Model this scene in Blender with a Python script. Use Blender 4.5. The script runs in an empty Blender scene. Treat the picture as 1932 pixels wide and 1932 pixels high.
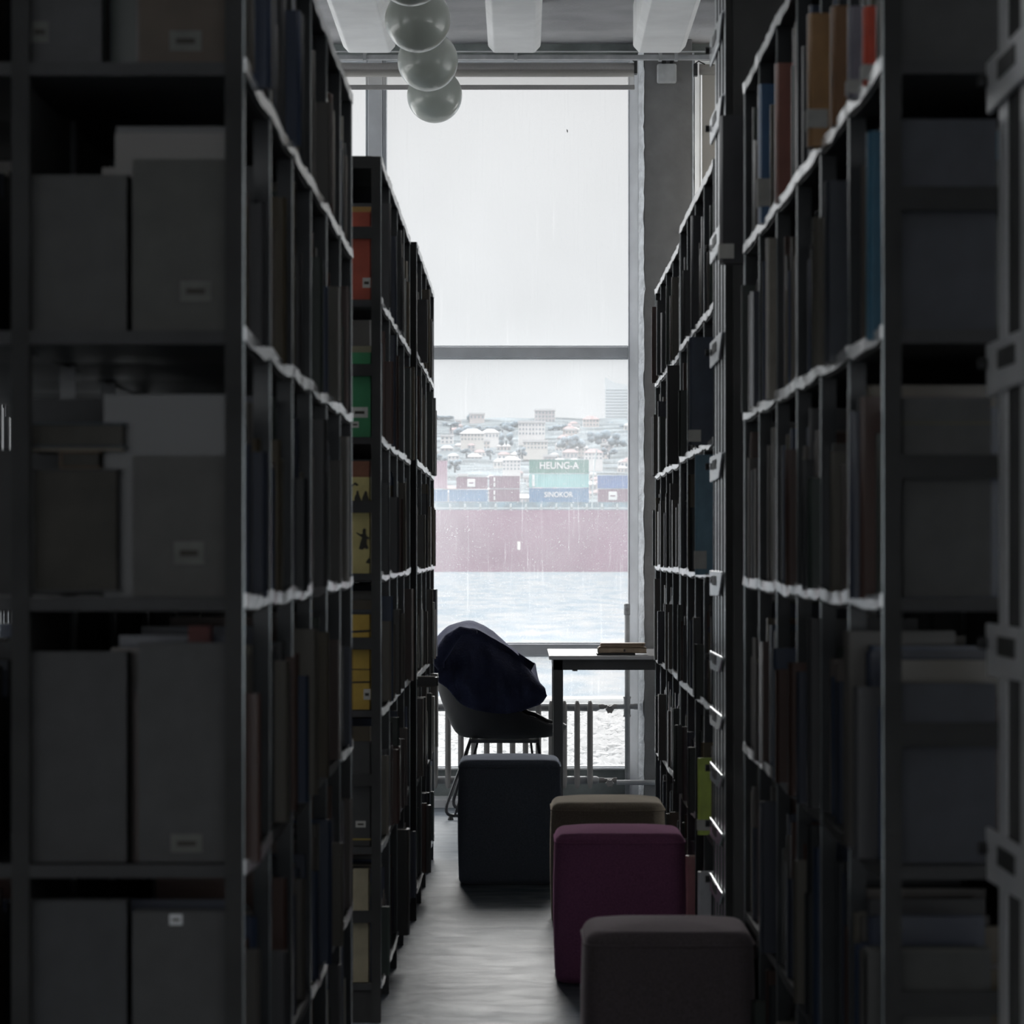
import bpy, math, random
from math import sin, cos, pi, radians
from mathutils import Vector, Matrix, noise
random.seed(11)
sc = bpy.context.scene
C = sc.collection
F, VX, HY, EYE = 7000.0, 983.0, 1035.0, 1.25
def P(px, py, s):
    """point seen at photo pixel (px,py) at depth F*s metres"""
    return Vector(((px-VX)*s, F*s, EYE+(HY-py)*s))
def XX(px, s): return (px-VX)*s
def ZZ(py, s): return EYE+(HY-py)*s

# ------------------------------------------------------------------ materials
MATS = {}
def nt_mat(name):
    m = bpy.data.materials.new(name); m.use_nodes = True
    nt = m.node_tree; nt.nodes.clear()
    out = nt.nodes.new('ShaderNodeOutputMaterial')
    return m, nt, out
def mat(name, col, rough=.5, metal=0.0, spec=.5, nscale=0, namt=.25, bump=0, bscale=None, sheen=0, coords='Object', stretch=None, trans=0, coat=0):
    if name in MATS: return MATS[name]
    m, nt, out = nt_mat(name)
    b = nt.nodes.new('ShaderNodeBsdfPrincipled')
    b.inputs['Roughness'].default_value = rough
    b.inputs['Metallic'].default_value = metal
    b.inputs['Specular IOR Level'].default_value = spec
    if sheen:
        b.inputs['Sheen Weight'].default_value = sheen; b.inputs['Sheen Roughness'].default_value = .35; mx_ = max(col); b.inputs['Sheen Tint'].default_value = (*[(c/mx_)**.7 for c in col], 1)
    if coat: b.inputs['Coat Weight'].default_value = coat; b.inputs['Coat Roughness'].default_value = .06
    b.inputs['Base Color'].default_value = (*col, 1)
    tc = nt.nodes.new('ShaderNodeTexCoord'); mp = nt.nodes.new('ShaderNodeMapping')
    nt.links.new(tc.outputs[coords], mp.inputs[0])
    if stretch: mp.inputs['Scale'].default_value = stretch
    n = nt.nodes.new('ShaderNodeTexNoise'); n.inputs['Scale'].default_value = nscale or 12; n.inputs['Detail'].default_value = 5
    nt.links.new(mp.outputs[0], n.inputs['Vector'])
    r = nt.nodes.new('ShaderNodeValToRGB')
    r.color_ramp.elements[0].position = .3; r.color_ramp.elements[1].position = .7
    lo = [max(0, c*(1-namt)) for c in col]; hi = [min(1, c*(1+namt*.6)) for c in col]
    r.color_ramp.elements[0].color = (*lo, 1); r.color_ramp.elements[1].color = (*hi, 1)
    nt.links.new(n.outputs['Fac'], r.inputs[0]); nt.links.new(r.outputs[0], b.inputs['Base Color'])
    if bump:
        n2 = nt.nodes.new('ShaderNodeTexNoise'); n2.inputs['Scale'].default_value = bscale or 60; n2.inputs['Detail'].default_value = 4
        nt.links.new(mp.outputs[0], n2.inputs['Vector'])
        bp = nt.nodes.new('ShaderNodeBump'); bp.inputs['Strength'].default_value = bump; bp.inputs['Distance'].default_value = .01
        nt.links.new(n2.outputs['Fac'], bp.inputs['Height']); nt.links.new(bp.outputs[0], b.inputs['Normal'])
    if trans:
        t = nt.nodes.new('ShaderNodeBsdfTranslucent'); t.inputs[0].default_value = (*col, 1)
        mx = nt.nodes.new('ShaderNodeMixShader'); mx.inputs[0].default_value = trans
        nt.links.new(b.outputs[0], mx.inputs[1]); nt.links.new(t.outputs[0], mx.inputs[2]); nt.links.new(mx.outputs[0], out.inputs[0])
    else:
        nt.links.new(b.outputs[0], out.inputs[0])
    MATS[name] = m
    return m
BOOKCOLS = [(.13,.12,.11),(.06,.07,.10),(.10,.055,.045),(.06,.08,.07),(.17,.155,.13),(.045,.05,.055),(.12,.095,.06),(.05,.07,.12),(.15,.13,.12),(.09,.09,.095)]
def random_book_mat(name, island):
    m, nt, out = nt_mat(name)
    b = nt.nodes.new('ShaderNodeBsdfPrincipled')
    src = nt.nodes.new('ShaderNodeNewGeometry').outputs['Random Per Island'] if island else nt.nodes.new('ShaderNodeObjectInfo').outputs['Random']
    r = nt.nodes.new('ShaderNodeValToRGB'); r.color_ramp.interpolation = 'CONSTANT'
    e = r.color_ramp.elements
    while len(e) < len(BOOKCOLS): e.new(.5)
    for i, c in enumerate(BOOKCOLS):
        e[i].position = i/len(BOOKCOLS); e[i].color = (*c, 1)
    nt.links.new(src, r.inputs[0]); nt.links.new(r.outputs[0], b.inputs['Base Color'])
    b.inputs['Roughness'].default_value = .26
    b.inputs['Specular IOR Level'].default_value = .55
    nt.links.new(b.outputs[0], out.inputs[0])
    return m
M_book = random_book_mat('book_cloth', False)
M_bookI = random_book_mat('book_cloth_rows', True)
M_pages = mat('book_pages', (.24,.22,.18), .8, nscale=40)
M_rack = mat('dark_rack_steel', (.07,.07,.071), .5, spec=.2, nscale=6)
M_end = mat('dark_rack_end', (.064,.064,.063), .85, spec=.12, nscale=5)
M_strip = mat('label_strip_plastic', (.95,.95,.96), .20, metal=.4, spec=.8, nscale=15, namt=.1, bump=.12, bscale=30)
M_steel = mat('bright_steel', (.72,.74,.76), .25, metal=.85, nscale=10, namt=.12)
M_steel_lit = mat('bright_steel_lit', (.95,.96,.98), .33, metal=.7, spec=.8, nscale=10, namt=.1)  # paler copy of the steel, window reflection put into its colour
M_glint = mat('edge_glint_metal', (.34,.38,.39), .2, metal=.75, nscale=5, namt=.6)  # patchy metal for the added glint strips
M_upright = mat('upright_steel', (.065,.07,.075), .2, metal=.1, nscale=10, namt=.2)
M_black = mat('black_plastic', (.03,.03,.03), .4)
M_label_shaded = mat('shaded_paper_label', (.17,.17,.155), .7, nscale=30, namt=.2)  # paper label darkened, shade of the near ends put in its colour
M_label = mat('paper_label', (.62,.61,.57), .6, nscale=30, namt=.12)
M_ink = mat('dark_ink', (.05,.045,.035), .7)
M_conc = mat('painted_concrete', (.28,.28,.285), .8, nscale=9, namt=.14, bump=.25, bscale=40)
M_beam = mat('white_painted_beam', (.93,.93,.925), .75, nscale=5, namt=.07, bump=.3, bscale=25)
M_slab = mat('ceiling_slab_paint', (.42,.42,.43), .85, nscale=4, namt=.15, bump=.25, bscale=45)
M_frame = mat('window_frame_paint', (.66,.68,.71), .45, nscale=8, namt=.12)
M_white = mat('white_paint', (.82,.83,.84), .4, nscale=8, namt=.08)
M_sillwall = mat('grey_green_plaster', (.36,.40,.39), .8, nscale=8, namt=.3, bump=.3, bscale=30)
M_plast = mat('rough_white_plaster', (.80,.83,.86), .8, nscale=20, namt=.25, bump=.6, bscale=50)
M_wall = mat('room_wall_paint', (.34,.34,.34), .85, nscale=3)
M_rad = mat('radiator_paint', (.30,.285,.275), .35, nscale=10, namt=.2)
M_pipe = mat('pipe_paint', (.42,.43,.44), .35, nscale=14, namt=.25)
M_blind = mat('blind_fabric', (.50,.48,.46), .9, nscale=300, namt=.1, trans=.5)
M_roll = mat('blind_roll', (.40,.39,.38), .8, nscale=200, namt=.1, trans=.08)
M_beige = mat('beige_blind_fabric', (.62,.59,.54), .9, nscale=300, namt=.06, trans=.35)
M_fabric = {k: mat('felt_'+k, v, .95, spec=.1, nscale=260, namt=.25, bump=.25, bscale=400, sheen=.9) for k, v in dict(
    grey=(.23,.26,.33), cream=(.42,.36,.28), pink=(.50,.19,.37), mauve=(.27,.225,.24)).items()}
M_shell = mat('chair_shell', (.010,.010,.011), .55, spec=.2, nscale=8)
M_chrome = mat('chair_dark_metal', (.06,.06,.065), .3, metal=.6)
M_denim = mat('navy_jacket', (.010,.012,.030), .85, spec=.15, nscale=14, namt=.4, bump=.5, bscale=90, sheen=.14)
M_table = mat('table_laminate', (.40,.385,.38), .22, nscale=3, namt=.06)
M_tblack = mat('table_frame', (.045,.045,.045), .4)
def sheer(name, col, fac):
    m, nt, out = nt_mat(name); a = nt.nodes.new('ShaderNodeBsdfTransparent'); b = nt.nodes.new('ShaderNodeBsdfTranslucent'); b.inputs[0].default_value = (*col,1)
    mx = nt.nodes.new('ShaderNodeMixShader'); mx.inputs[0].default_value = fac; nt.links.new(a.outputs[0], mx.inputs[1]); nt.links.new(b.outputs[0], mx.inputs[2]); nt.links.new(mx.outputs[0], out.inputs[0]); return m
M_blind = sheer('sheer_blind_fabric', (.5,.48,.45), .22)
M_globe = mat('opal_glass', (.36,.39,.35), .32, spec=.6, nscale=3, namt=.12, trans=.08, coat=.6)

# floor
def floor_mat():
    m, nt, out = nt_mat('polished_floor')
    b = nt.nodes.new('ShaderNodeBsdfPrincipled')
    tc = nt.nodes.new('ShaderNodeTexCoord')
    mp = nt.nodes.new('ShaderNodeMapping'); mp.inputs['Scale'].default_value = (1.1, 1.6, 1)
    nt.links.new(tc.outputs['Object'], mp.inputs[0])
    n = nt.nodes.new('ShaderNodeTexNoise'); n.inputs['Scale'].default_value = 5; n.inputs['Detail'].default_value = 8; n.inputs['Distortion'].default_value = .8
    nt.links.new(mp.outputs[0], n.inputs['Vector'])
    r = nt.nodes.new('ShaderNodeValToRGB'); r.color_ramp.elements[0].position = .3; r.color_ramp.elements[1].position = .72
    r.color_ramp.elements[0].color = (.10,.125,.155,1); r.color_ramp.elements[1].color = (.30,.33,.36,1)
    nt.links.new(n.outputs['Fac'], r.inputs[0])
    # sheet joints across the aisle
    sep = nt.nodes.new('ShaderNodeSeparateXYZ'); nt.links.new(tc.outputs['Object'], sep.inputs[0])
    md = nt.nodes.new('ShaderNodeMath'); md.operation = 'MODULO'; md.inputs[1].default_value = .9
    nt.links.new(sep.outputs['Y'], md.inputs[0])
    lt = nt.nodes.new('ShaderNodeMath'); lt.operation = 'LESS_THAN'; lt.inputs[1].default_value = .012
    nt.links.new(md.outputs[0], lt.inputs[0])
    mx = nt.nodes.new('ShaderNodeMixRGB'); mx.inputs[2].default_value = (.05,.055,.06,1)
    sc_ = nt.nodes.new('ShaderNodeMath'); sc_.operation = 'MULTIPLY'; sc_.inputs[1].default_value = .6
    nt.links.new(lt.outputs[0], sc_.inputs[0]); nt.links.new(sc_.outputs[0], mx.inputs[0])
    nt.links.new(r.outputs[0], mx.inputs[1]); nt.links.new(mx.outputs[0], b.inputs['Base Color'])
    r2 = nt.nodes.new('ShaderNodeMapRange'); r2.inputs[3].default_value = .30; r2.inputs[4].default_value = .56
    nt.links.new(n.outputs['Fac'], r2.inputs[0]); nt.links.new(r2.outputs[0], b.inputs['Roughness'])
    b.inputs['Specular IOR Level'].default_value = .13
    mp2 = nt.nodes.new('ShaderNodeMapping'); mp2.inputs['Scale'].default_value = (3, 3.5, 1)
    nt.links.new(tc.outputs['Object'], mp2.inputs[0])
    n2 = nt.nodes.new('ShaderNodeTexNoise'); n2.inputs['Scale'].default_value = 4; n2.inputs['Detail'].default_value = 6
    nt.links.new(mp2.outputs[0], n2.inputs['Vector'])
    bp = nt.nodes.new('ShaderNodeBump'); bp.inputs['Strength'].default_value = .30; bp.inputs['Distance'].default_value = .01
    nt.links.new(n2.outputs['Fac'], bp.inputs['Height']); nt.links.new(bp.outputs[0], b.inputs['Normal'])
    df = nt.nodes.new('ShaderNodeBsdfDiffuse'); nt.links.new(mx.outputs[0], df.inputs[0]); mm = nt.nodes.new('ShaderNodeMixShader'); mm.inputs[0].default_value = .6
    nt.links.new(b.outputs[0], mm.inputs[1]); nt.links.new(df.outputs[0], mm.inputs[2]); nt.links.new(mm.outputs[0], out.inputs[0])
    return m
M_floor = floor_mat()
def glass_mat():
    m, nt, out = nt_mat('dusty_hazy_glass')
    tr = nt.nodes.new('ShaderNodeBsdfTransparent')
    dust_haze = nt.nodes.new('ShaderNodeBsdfTranslucent'); dust_haze.inputs[0].default_value = (.93,.95,.97,1)
    tc = nt.nodes.new('ShaderNodeTexCoord')
    sp = nt.nodes.new('ShaderNodeTexNoise'); sp.inputs['Scale'].default_value = 170; sp.inputs['Detail'].default_value = 2
    nt.links.new(tc.outputs['Object'], sp.inputs['Vector'])
    r1 = nt.nodes.new('ShaderNodeMapRange'); r1.inputs[1].default_value = .64; r1.inputs[2].default_value = .74; r1.inputs[4].default_value = .22
    nt.links.new(sp.outputs['Fac'], r1.inputs[0])
    mp = nt.nodes.new('ShaderNodeMapping'); mp.inputs['Scale'].default_value = (60, 60, 2.2)
    nt.links.new(tc.outputs['Object'], mp.inputs[0])
    st = nt.nodes.new('ShaderNodeTexNoise'); st.inputs['Scale'].default_value = 1.4; st.inputs['Detail'].default_value = 3
    nt.links.new(mp.outputs[0], st.inputs['Vector'])
    r2 = nt.nodes.new('ShaderNodeMapRange'); r2.inputs[1].default_value = .60; r2.inputs[2].default_value = .74; r2.inputs[4].default_value = .09
    nt.links.new(st.outputs['Fac'], r2.inputs[0])
    cl = nt.nodes.new('ShaderNodeTexNoise'); cl.inputs['Scale'].default_value = 1.6; cl.inputs['Detail'].default_value = 3
    nt.links.new(tc.outputs['Object'], cl.inputs['Vector'])
    r3 = nt.nodes.new('ShaderNodeMapRange'); r3.inputs[1].default_value = .3; r3.inputs[2].default_value = .7; r3.inputs[3].default_value = .09; r3.inputs[4].default_value = .17  # even dust film, also stands in for the haze outdoors
    nt.links.new(cl.outputs['Fac'], r3.inputs[0])
    a = nt.nodes.new('ShaderNodeMath'); a.operation = 'ADD'; a2 = nt.nodes.new('ShaderNodeMath'); a2.operation = 'ADD'; a2.use_clamp = True
    nt.links.new(r1.outputs[0], a.inputs[0]); nt.links.new(r2.outputs[0], a.inputs[1])
    nt.links.new(a.outputs[0], a2.inputs[0]); nt.links.new(r3.outputs[0], a2.inputs[1])
    sz = nt.nodes.new('ShaderNodeSeparateXYZ'); nt.links.new(tc.outputs['Object'], sz.inputs[0])
    hz = nt.nodes.new('ShaderNodeMapRange'); hz.inputs[1].default_value = 1.6; hz.inputs[2].default_value = 2.4; hz.inputs[3].default_value = 1; hz.inputs[4].default_value = .35
    nt.links.new(sz.outputs['Z'], hz.inputs[0])
    mu = nt.nodes.new('ShaderNodeMath'); mu.operation = 'MULTIPLY'; nt.links.new(a2.outputs[0], mu.inputs[0]); nt.links.new(hz.outputs[0], mu.inputs[1])
    mx = nt.nodes.new('ShaderNodeMixShader')
    nt.links.new(mu.outputs[0], mx.inputs[0]); nt.links.new(tr.outputs[0], mx.inputs[1]); nt.links.new(dust_haze.outputs[0], mx.inputs[2])
    nt.links.new(mx.outputs[0], out.inputs[0])
    return m
M_glass = glass_mat()

# ------------------------------------------------------------------ mesh builder
class MB:
    def __init__(s): s.v = []; s.f = []; s.m = []; s.k = 0
    def add(s, vs, fs):
        o = len(s.v); s.v += [tuple(v) for v in vs]
        for f in fs: s.f.append(tuple(i+o for i in f)); s.m.append(s.k)
        return s
    def box(s, x0, x1, y0, y1, z0, z1):
        return s.add([(x0,y0,z0),(x1,y0,z0),(x1,y1,z0),(x0,y1,z0),(x0,y0,z1),(x1,y0,z1),(x1,y1,z1),(x0,y1,z1)],
                     [(0,3,2,1),(4,5,6,7),(0,1,5,4),(1,2,6,5),(2,3,7,6),(3,0,4,7)])
    def prism(s, poly, z0, z1, axis='z'):
        """poly = 2D points; extruded along axis ('z': xy, 'y': xz, 'x': yz)"""
        n = len(poly)
        def pt(a, b, c): return (a,b,c) if axis == 'z' else ((a,c,b) if axis == 'y' else (c,a,b))
        vs = [pt(a,b,z0) for a,b in poly]+[pt(a,b,z1) for a,b in poly]
        fs = [tuple(range(n))[::-1], tuple(range(n, 2*n))]+[(i,(i+1)%n,n+(i+1)%n,n+i) for i in range(n)]
        return s.add(vs, fs)
    def tube(s, pts, r, seg=10):
        pts = [Vector(p) for p in pts]; rings = []
        up = None
        for i, p in enumerate(pts):
            d = (pts[min(i+1,len(pts)-1)]-pts[max(i-1,0)]).normalized()
            if up is None: up = Vector((0,0,1)) if abs(d.z) < .9 else Vector((1,0,0))
            a = d.cross(up).normalized(); b = a.cross(d).normalized(); up = b
            rr = r[i] if isinstance(r, (list, tuple)) else r
            rings.append([p+a*rr*cos(2*pi*k/seg)+b*rr*sin(2*pi*k/seg) for k in range(seg)])
        vs = [v for rg in rings for v in rg]; fs = []
        for i in range(len(rings)-1):
            for k in range(seg):
                fs.append((i*seg+k, i*seg+(k+1)%seg, (i+1)*seg+(k+1)%seg, (i+1)*seg+k))
        fs.append(tuple(range(seg))[::-1]); fs.append(tuple(range((len(rings)-1)*seg, len(rings)*seg)))
        return s.add(vs, fs)
    def grid(s, rows, closed=False):
        n = len(rows[0]); vs = [p for r in rows for p in r]; fs = []
        for i in range(len(rows)-1):
            for k in range(n if closed else n-1):
                fs.append((i*n+k, i*n+(k+1)%n, (i+1)*n+(k+1)%n, (i+1)*n+k))
        return s.add(vs, fs)
    def build(s, name, mats, parent=None, smooth=False, bevel=0, solid=0, sub=0, loc=None, bseg=2):
        me = bpy.data.meshes.new(name)
        o0 = Vector(loc) if loc is not None else (Vector(parent.get('_w', (0,0,0))) if parent else Vector((0,0,0)))
        me.from_pydata([(v[0]-o0.x, v[1]-o0.y, v[2]-o0.z) for v in s.v], [], s.f)
        if not isinstance(mats, (list, tuple)): mats = [mats]
        for mm in mats: me.materials.append(mm)
        if len(mats) > 1: me.polygons.foreach_set('material_index', s.m)
        if smooth: me.polygons.foreach_set('use_smooth', [True]*len(me.polygons))
        me.update()
        o = bpy.data.objects.new(name, me); C.objects.link(o)
        if parent:
            o.parent = parent
            if loc is not None: o.location = Vector(loc)-Vector(parent.get('_w', (0,0,0)))
        elif loc is not None: o.location = loc
        if solid:
            q = o.modifiers.new('s', 'SOLIDIFY'); q.thickness = solid
        if bevel:
            q = o.modifiers.new('b', 'BEVEL'); q.width = bevel; q.segments = bseg; q.limit_method = 'ANGLE'
        if sub:
            q = o.modifiers.new('u', 'SUBSURF'); q.levels = sub; q.render_levels = sub
        return o
WORLDLOC = {}
def tag(o, label=None, cat=None, group=None, kind=None):
    if label: o['label'] = label
    if cat: o['category'] = cat
    if group: o['group'] = group
    if kind: o['kind'] = kind
    return o
def thing(name, loc, label, cat, group=None):
    o = bpy.data.objects.new(name, None); C.objects.link(o); o.location = loc
    o['_w'] = tuple(loc); o.empty_display_size = .1
    EMP.append(o)
    return tag(o, label, cat, group)
EMP = []
def sub_of(o, parent):
    """mesh o becomes a child of part `parent` (all meshes share the thing's origin)"""
    o.parent = parent
    return o
def struct(o): o['kind'] = 'structure'; return o

# ================================================================== ROOM SHELL
WS = .00256                      # window wall scale -> 17.92 m
WY = F*WS
def wx(px): return (px-VX)*WS
def wz(py): return EYE+(HY-py)*WS
RX = 6.0; CEIL = 3.69; YB = -5.0
struct(MB().box(-RX, RX, YB, WY+.3, -.1, 0).build('floor', M_floor))
struct(MB().box(-RX-.2, RX+.2, YB-.2, WY+.4, CEIL, CEIL+.2).build('ceiling', M_slab))
# ceiling beams (in-situ ribs)
bw = .118
for i in range(-8, 9):
    cx = -.03+.65*i; b0 = EYE+2.22
    m = MB().prism([(cx-bw,CEIL-.001),(cx-bw,b0+.03),(cx-bw+.028,b0),(cx+bw-.028,b0),(cx+bw,b0+.03),(cx+bw,CEIL-.001)], YB+.02, 16.62, 'y')
    struct(m.build('trim_%d' % (i+9), M_beam, bevel=.006))
# side walls; all openings but the near left one added for fill
def wall_x(name, x0, x1, holes):
    m = MB(); y = YB
    for (a, b, z0, z1) in holes:
        m.box(x0,x1,y,a,0,CEIL); m.box(x0,x1,a,b,0,z0); m.box(x0,x1,a,b,z1,CEIL); y = b
    m.box(x0,x1,y,WY+.3,0,CEIL)
    struct(m.build(name, M_wall))
wall_x('wall_left', -RX-.2, -RX, [(3.2, 9.6, .9, 3.3), (12.2, 17.4, .4, 3.6)])
wall_x('wall_right', RX, RX+.2, [(3.2, 9.6, .9, 3.4), (12.2, 17.4, .4, 3.6)])
m = MB(); BW = (-5.2, 5.2, .35, 3.5)  # glazed back opening added behind the camera for fill light
m.box(-RX,BW[0],YB-.2,YB,0,CEIL); m.box(BW[1],RX,YB-.2,YB,0,CEIL); m.box(BW[0],BW[1],YB-.2,YB,0,BW[2]); m.box(BW[0],BW[1],YB-.2,YB,BW[3],CEIL)
struct(m.build('wall_back', M_wall))
# front (window) wall
WBOT = wz(1452); WTOP = wz(112)
m = MB()
m.box(-RX, wx(1210), WY+.02, WY+.25, 0, WBOT)
m.box(wx(1310), RX, WY+.02, WY+.25, 0, WBOT)
m.box(-RX, RX, WY+.02, WY+.25, WTOP, CEIL)
m.box(wx(1320)+2.6, RX, WY+.02, WY+.25, WBOT, WTOP)
struct(m.build('wall_front', M_sillwall))
# column between the windows, rough plaster reveals
struct(MB().box(wx(1213), wx(1303), WY-.148, WY+.25, 0, CEIL).build('wall_column', M_conc, bevel=.004))
def rough_strip(x0, x1, y, z0, z1, name, mt, amp=.006, seed=0, dy=0):
    m = MB(); n = 150; rows = []
    for i in range(n+1):
        z = z0+(z1-z0)*i/n
        a = noise.noise(Vector((seed, z*9, 0)))*amp+noise.noise(Vector((seed+5, z*31, 0)))*amp*.6
        rows.append([(x0, y+.14, z), (x0, y+dy, z), (x1+a, y-.004, z), (x1+a, y+.14, z)])
    m.grid(rows, True)
    return struct(m.build(name, mt, smooth=False))
rough_strip(wx(1203), wx(1213), WY-.150, .0, WTOP+.02, 'trim_30', M_plast, .007, 3, dy=.05)
struct(MB().prism([(wx(1186),WY-.0415),(wx(1203)-.001,WY-.10),(wx(1203)-.001,WY-.0415)], 0, WTOP).build('trim_40', M_frame))
struct(MB().prism([(wx(1309),WY-.105),(wx(1320),WY-.0415),(wx(1309),WY-.0415)], 0, WTOP).build('trim_41', M_white))
rough_strip(wx(1303), wx(1307), WY-.150, .0, WTOP+.02, 'trim_31', M_plast, .006, 8)
# window frames
def window(name, x0, x1, zs, fr=.035, left_w=None, right_w=None, y0=None, mt=None):
    """zs = list of (z0,z1) panes bottom to top; frame bars between"""
    y0 = WY-.04 if y0 is None else y0
    mt = mt or M_frame
    f = MB()
    zb, zt = WBOT, WTOP
    lw = left_w or fr; rw = right_w or fr
    f.box(x0, x0+lw, y0, y0+.10, zb, zt); f.box(x1-rw, x1, y0, y0+.10, zb, zt)
    prev = zb
    for (a, b) in zs:
        f.box(x0+lw, x1-rw, y0+.005, y0+.095, prev, a)
        # slim glazing beads
        f.box(x0+lw, x1-rw, y0+.03, y0+.07, a, a+.008); f.box(x0+lw, x1-rw, y0+.03, y0+.07, b-.008, b)
        prev = b
    f.box(x0+lw, x1-rw, y0+.005, y0+.095, prev, zt)
    for xx in (x0+lw-.006, x1-rw):
        f.box(xx, xx+.006, y0-.006, y0, zb, zt)
    fo = struct(f.build(name, mt, bevel=.003))
    g = MB()
    for (a, b) in zs: g.box(x0+lw-.004, x1-rw+.004, y0+.048, y0+.052, a-.004, b+.004)
    go = g.build('pane', M_glass, fo)
    return fo
ZS = [(wz(1448), wz(1236)), (wz(1215), wz(675)), (wz(655), wz(118))]
window('window_1', wx(722), wx(1203), ZS, left_w=wx(730)-wx(722), right_w=wx(1203)-wx(1185))
gp = bpy.data.objects['pane']
m = MB(); m.prism([(wx(1069),wz(243)),(wx(1071.5),wz(246)),(wx(1071),wz(251)),(wx(1069.5),wz(248))], WY+.004, WY+.007, 'y'); m.build('glass_chip', M_black, gp.parent)
x = wx(695)
for k in range(2, 5):
    window('window_%d' % k, x-1.75, x, ZS, left_w=.03, right_w=.012)
    struct(MB().box(x+.001, wx(722)-.001 if k == 2 else x+.07, WY-.07, WY+.12, 0, WTOP).build('trim_%d' % (30+k), M_frame, bevel=.004)) if k == 2 else None
    x -= 1.75
struct(MB().box(-RX, x, WY-.03, WY+.2, 0, WTOP).build('trim_39', M_conc))
window('window_5', wx(1307), wx(1320)+2.6, ZS, left_w=wx(1322)-wx(1307), right_w=.04, mt=M_white)
# side + back panes; all but the near left one added for fill light
for nm, a in (('window_6', ('x', -RX-.1, 3.2, 9.6, .9, 3.3)), ('window_8', ('x', -RX-.1, 12.2, 17.4, .4, 3.6)), ('window_9', ('x', RX+.1, 12.2, 17.4, .4, 3.6)), ('window_10', ('x', RX+.1, 3.2, 9.6, .9, 3.4)), ('window_7', ('y', YB-.1, BW[0], BW[1], BW[2], BW[3]))):
    f = MB(); g = MB(); _, c, a0, a1, z0, z1 = a
    n = 4
    for i in range(n+1):
        p = a0+(a1-a0)*i/n
        q0, q1 = max(a0, p-.03), min(a1, p+.03)
        f.box(*( (c-.04,c+.04,q0,q1,z0,z1) if a[0] == 'x' else (q0,q1,c-.04,c+.04,z0,z1)))
    for zz in (z0, z1-.05): f.box(*((c-.04,c+.04,a0,a1,zz,zz+.05) if a[0] == 'x' else (a0,a1,c-.04,c+.04,zz,zz+.05)))
    fo = struct(f.build(nm, M_frame))
    g.box(*((c-.002,c+.002,a0,a1,z0,z1) if a[0] == 'x' else (a0,a1,c-.002,c+.002,z0,z1)))
    g.build('pane', M_glass, fo)
# sill baseboard
struct(MB().prism([(WY-.005,0),(WY-.03,0),(WY-.03,.035),(WY-.022,.04),(WY-.022,.052),(WY-.005,.056)], -RX, wx(1203), 'x').build('baseboard_front', M_white))

# conduit rail along the wall head, junction box
t = thing('conduit_rail', P(983, 108, .00245), 'pale horizontal conduit rail running along the wall head above the blind', 'conduit')
y = F*.00245
m = MB(); z = ZZ(108, .00245)
m.box(-2.4, 1.6, y, y+.05, z-.009, z+.012); m.build('rail', M_pipe, t, bevel=.003)
m = MB(); m.tube([(-2.4,y+.02,z+.028),(1.6,y+.02,z+.028)], .004, 8); m.build('cable', M_white, t)
for px in (688, 973, 1246, 1276):
    m = MB(); xx = XX(px, .00245); m.box(xx-.008, xx+.008, y-.006, y+.05, z-.014, CEIL-.001); m.build('bracket', M_pipe, t, bevel=.002)
jb = thing('junction_box', (XX(1260,.00252), WY-.148, ZZ(134,.00252)), 'small square white junction box with rounded corners on the grey column', 'junction box')
sx = .00252; y = WY-.148
m = MB(); m.box(XX(1241,sx), XX(1278,sx), y-.045, y-.001, ZZ(152,sx), ZZ(115,sx)); m.build('box_body', mat('box_grey_white', (.66,.68,.69), .5), jb, bevel=.010, bseg=3)
m = MB(); m.tube([(XX(1254,sx),y-.02,ZZ(115,sx)),(XX(1254,sx),y-.02,ZZ(104,sx))], .011, 10); m.tube([(XX(1268,sx),y-.02,ZZ(115,sx)),(XX(1270,sx),y-.02,ZZ(104,sx))], .008, 10)
m.build('conduit_stub', M_black, jb)

# roller blinds
bs = .00250; by = F*bs
t = thing('roller_blind', (XX(930,bs), by, ZZ(170,bs)), 'grey roller blind rolled almost fully up over the main window', 'blind')
m = MB(); m.tube([(XX(560,bs),by,ZZ(132,bs)),(XX(1196,bs),by,ZZ(132,bs))], .033, 20); m.build('roll', M_roll, t, smooth=True)
m = MB(); m.box(XX(560,bs), XX(1196,bs), by-.034, by-.0325, ZZ(168,bs), ZZ(132,bs)); m.build('fabric', M_blind, t)
m = MB(); m.box(XX(560,bs), XX(1197,bs), by-.040, by-.028, ZZ(171,bs), ZZ(162,bs)); m.build('bottom_bar', M_roll, t, bevel=.003)
m = MB(); m.box(XX(1196,bs), XX(1202,bs), by-.03, by+.03, ZZ(140,bs), ZZ(116,bs)); m.tube([(XX(1199,bs),by,ZZ(118,bs)),(XX(1190,bs),by-.02,ZZ(112,bs)),(XX(1178,bs),by-.02,ZZ(113,bs))], .003, 6); m.build('end_bracket', M_black, t)
t = thing('roller_blind', (XX(1345,bs), by, ZZ(1400,bs)), 'beige roller blind pulled right down over the window behind the right bookcases', 'blind')
m = MB(); m.box(XX(1325,bs), XX(1325,bs)+2.4, by+.02, by+.0215, .3, ZZ(132,bs)); m.build('fabric', M_beige, t)
m = MB(); m.tube([(XX(1320,bs),by+.02,ZZ(130,bs)),(XX(1320,bs)+2.42,by+.02,ZZ(130,bs))], .026, 16); m.build('roll', M_beige, t, smooth=True)
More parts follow.
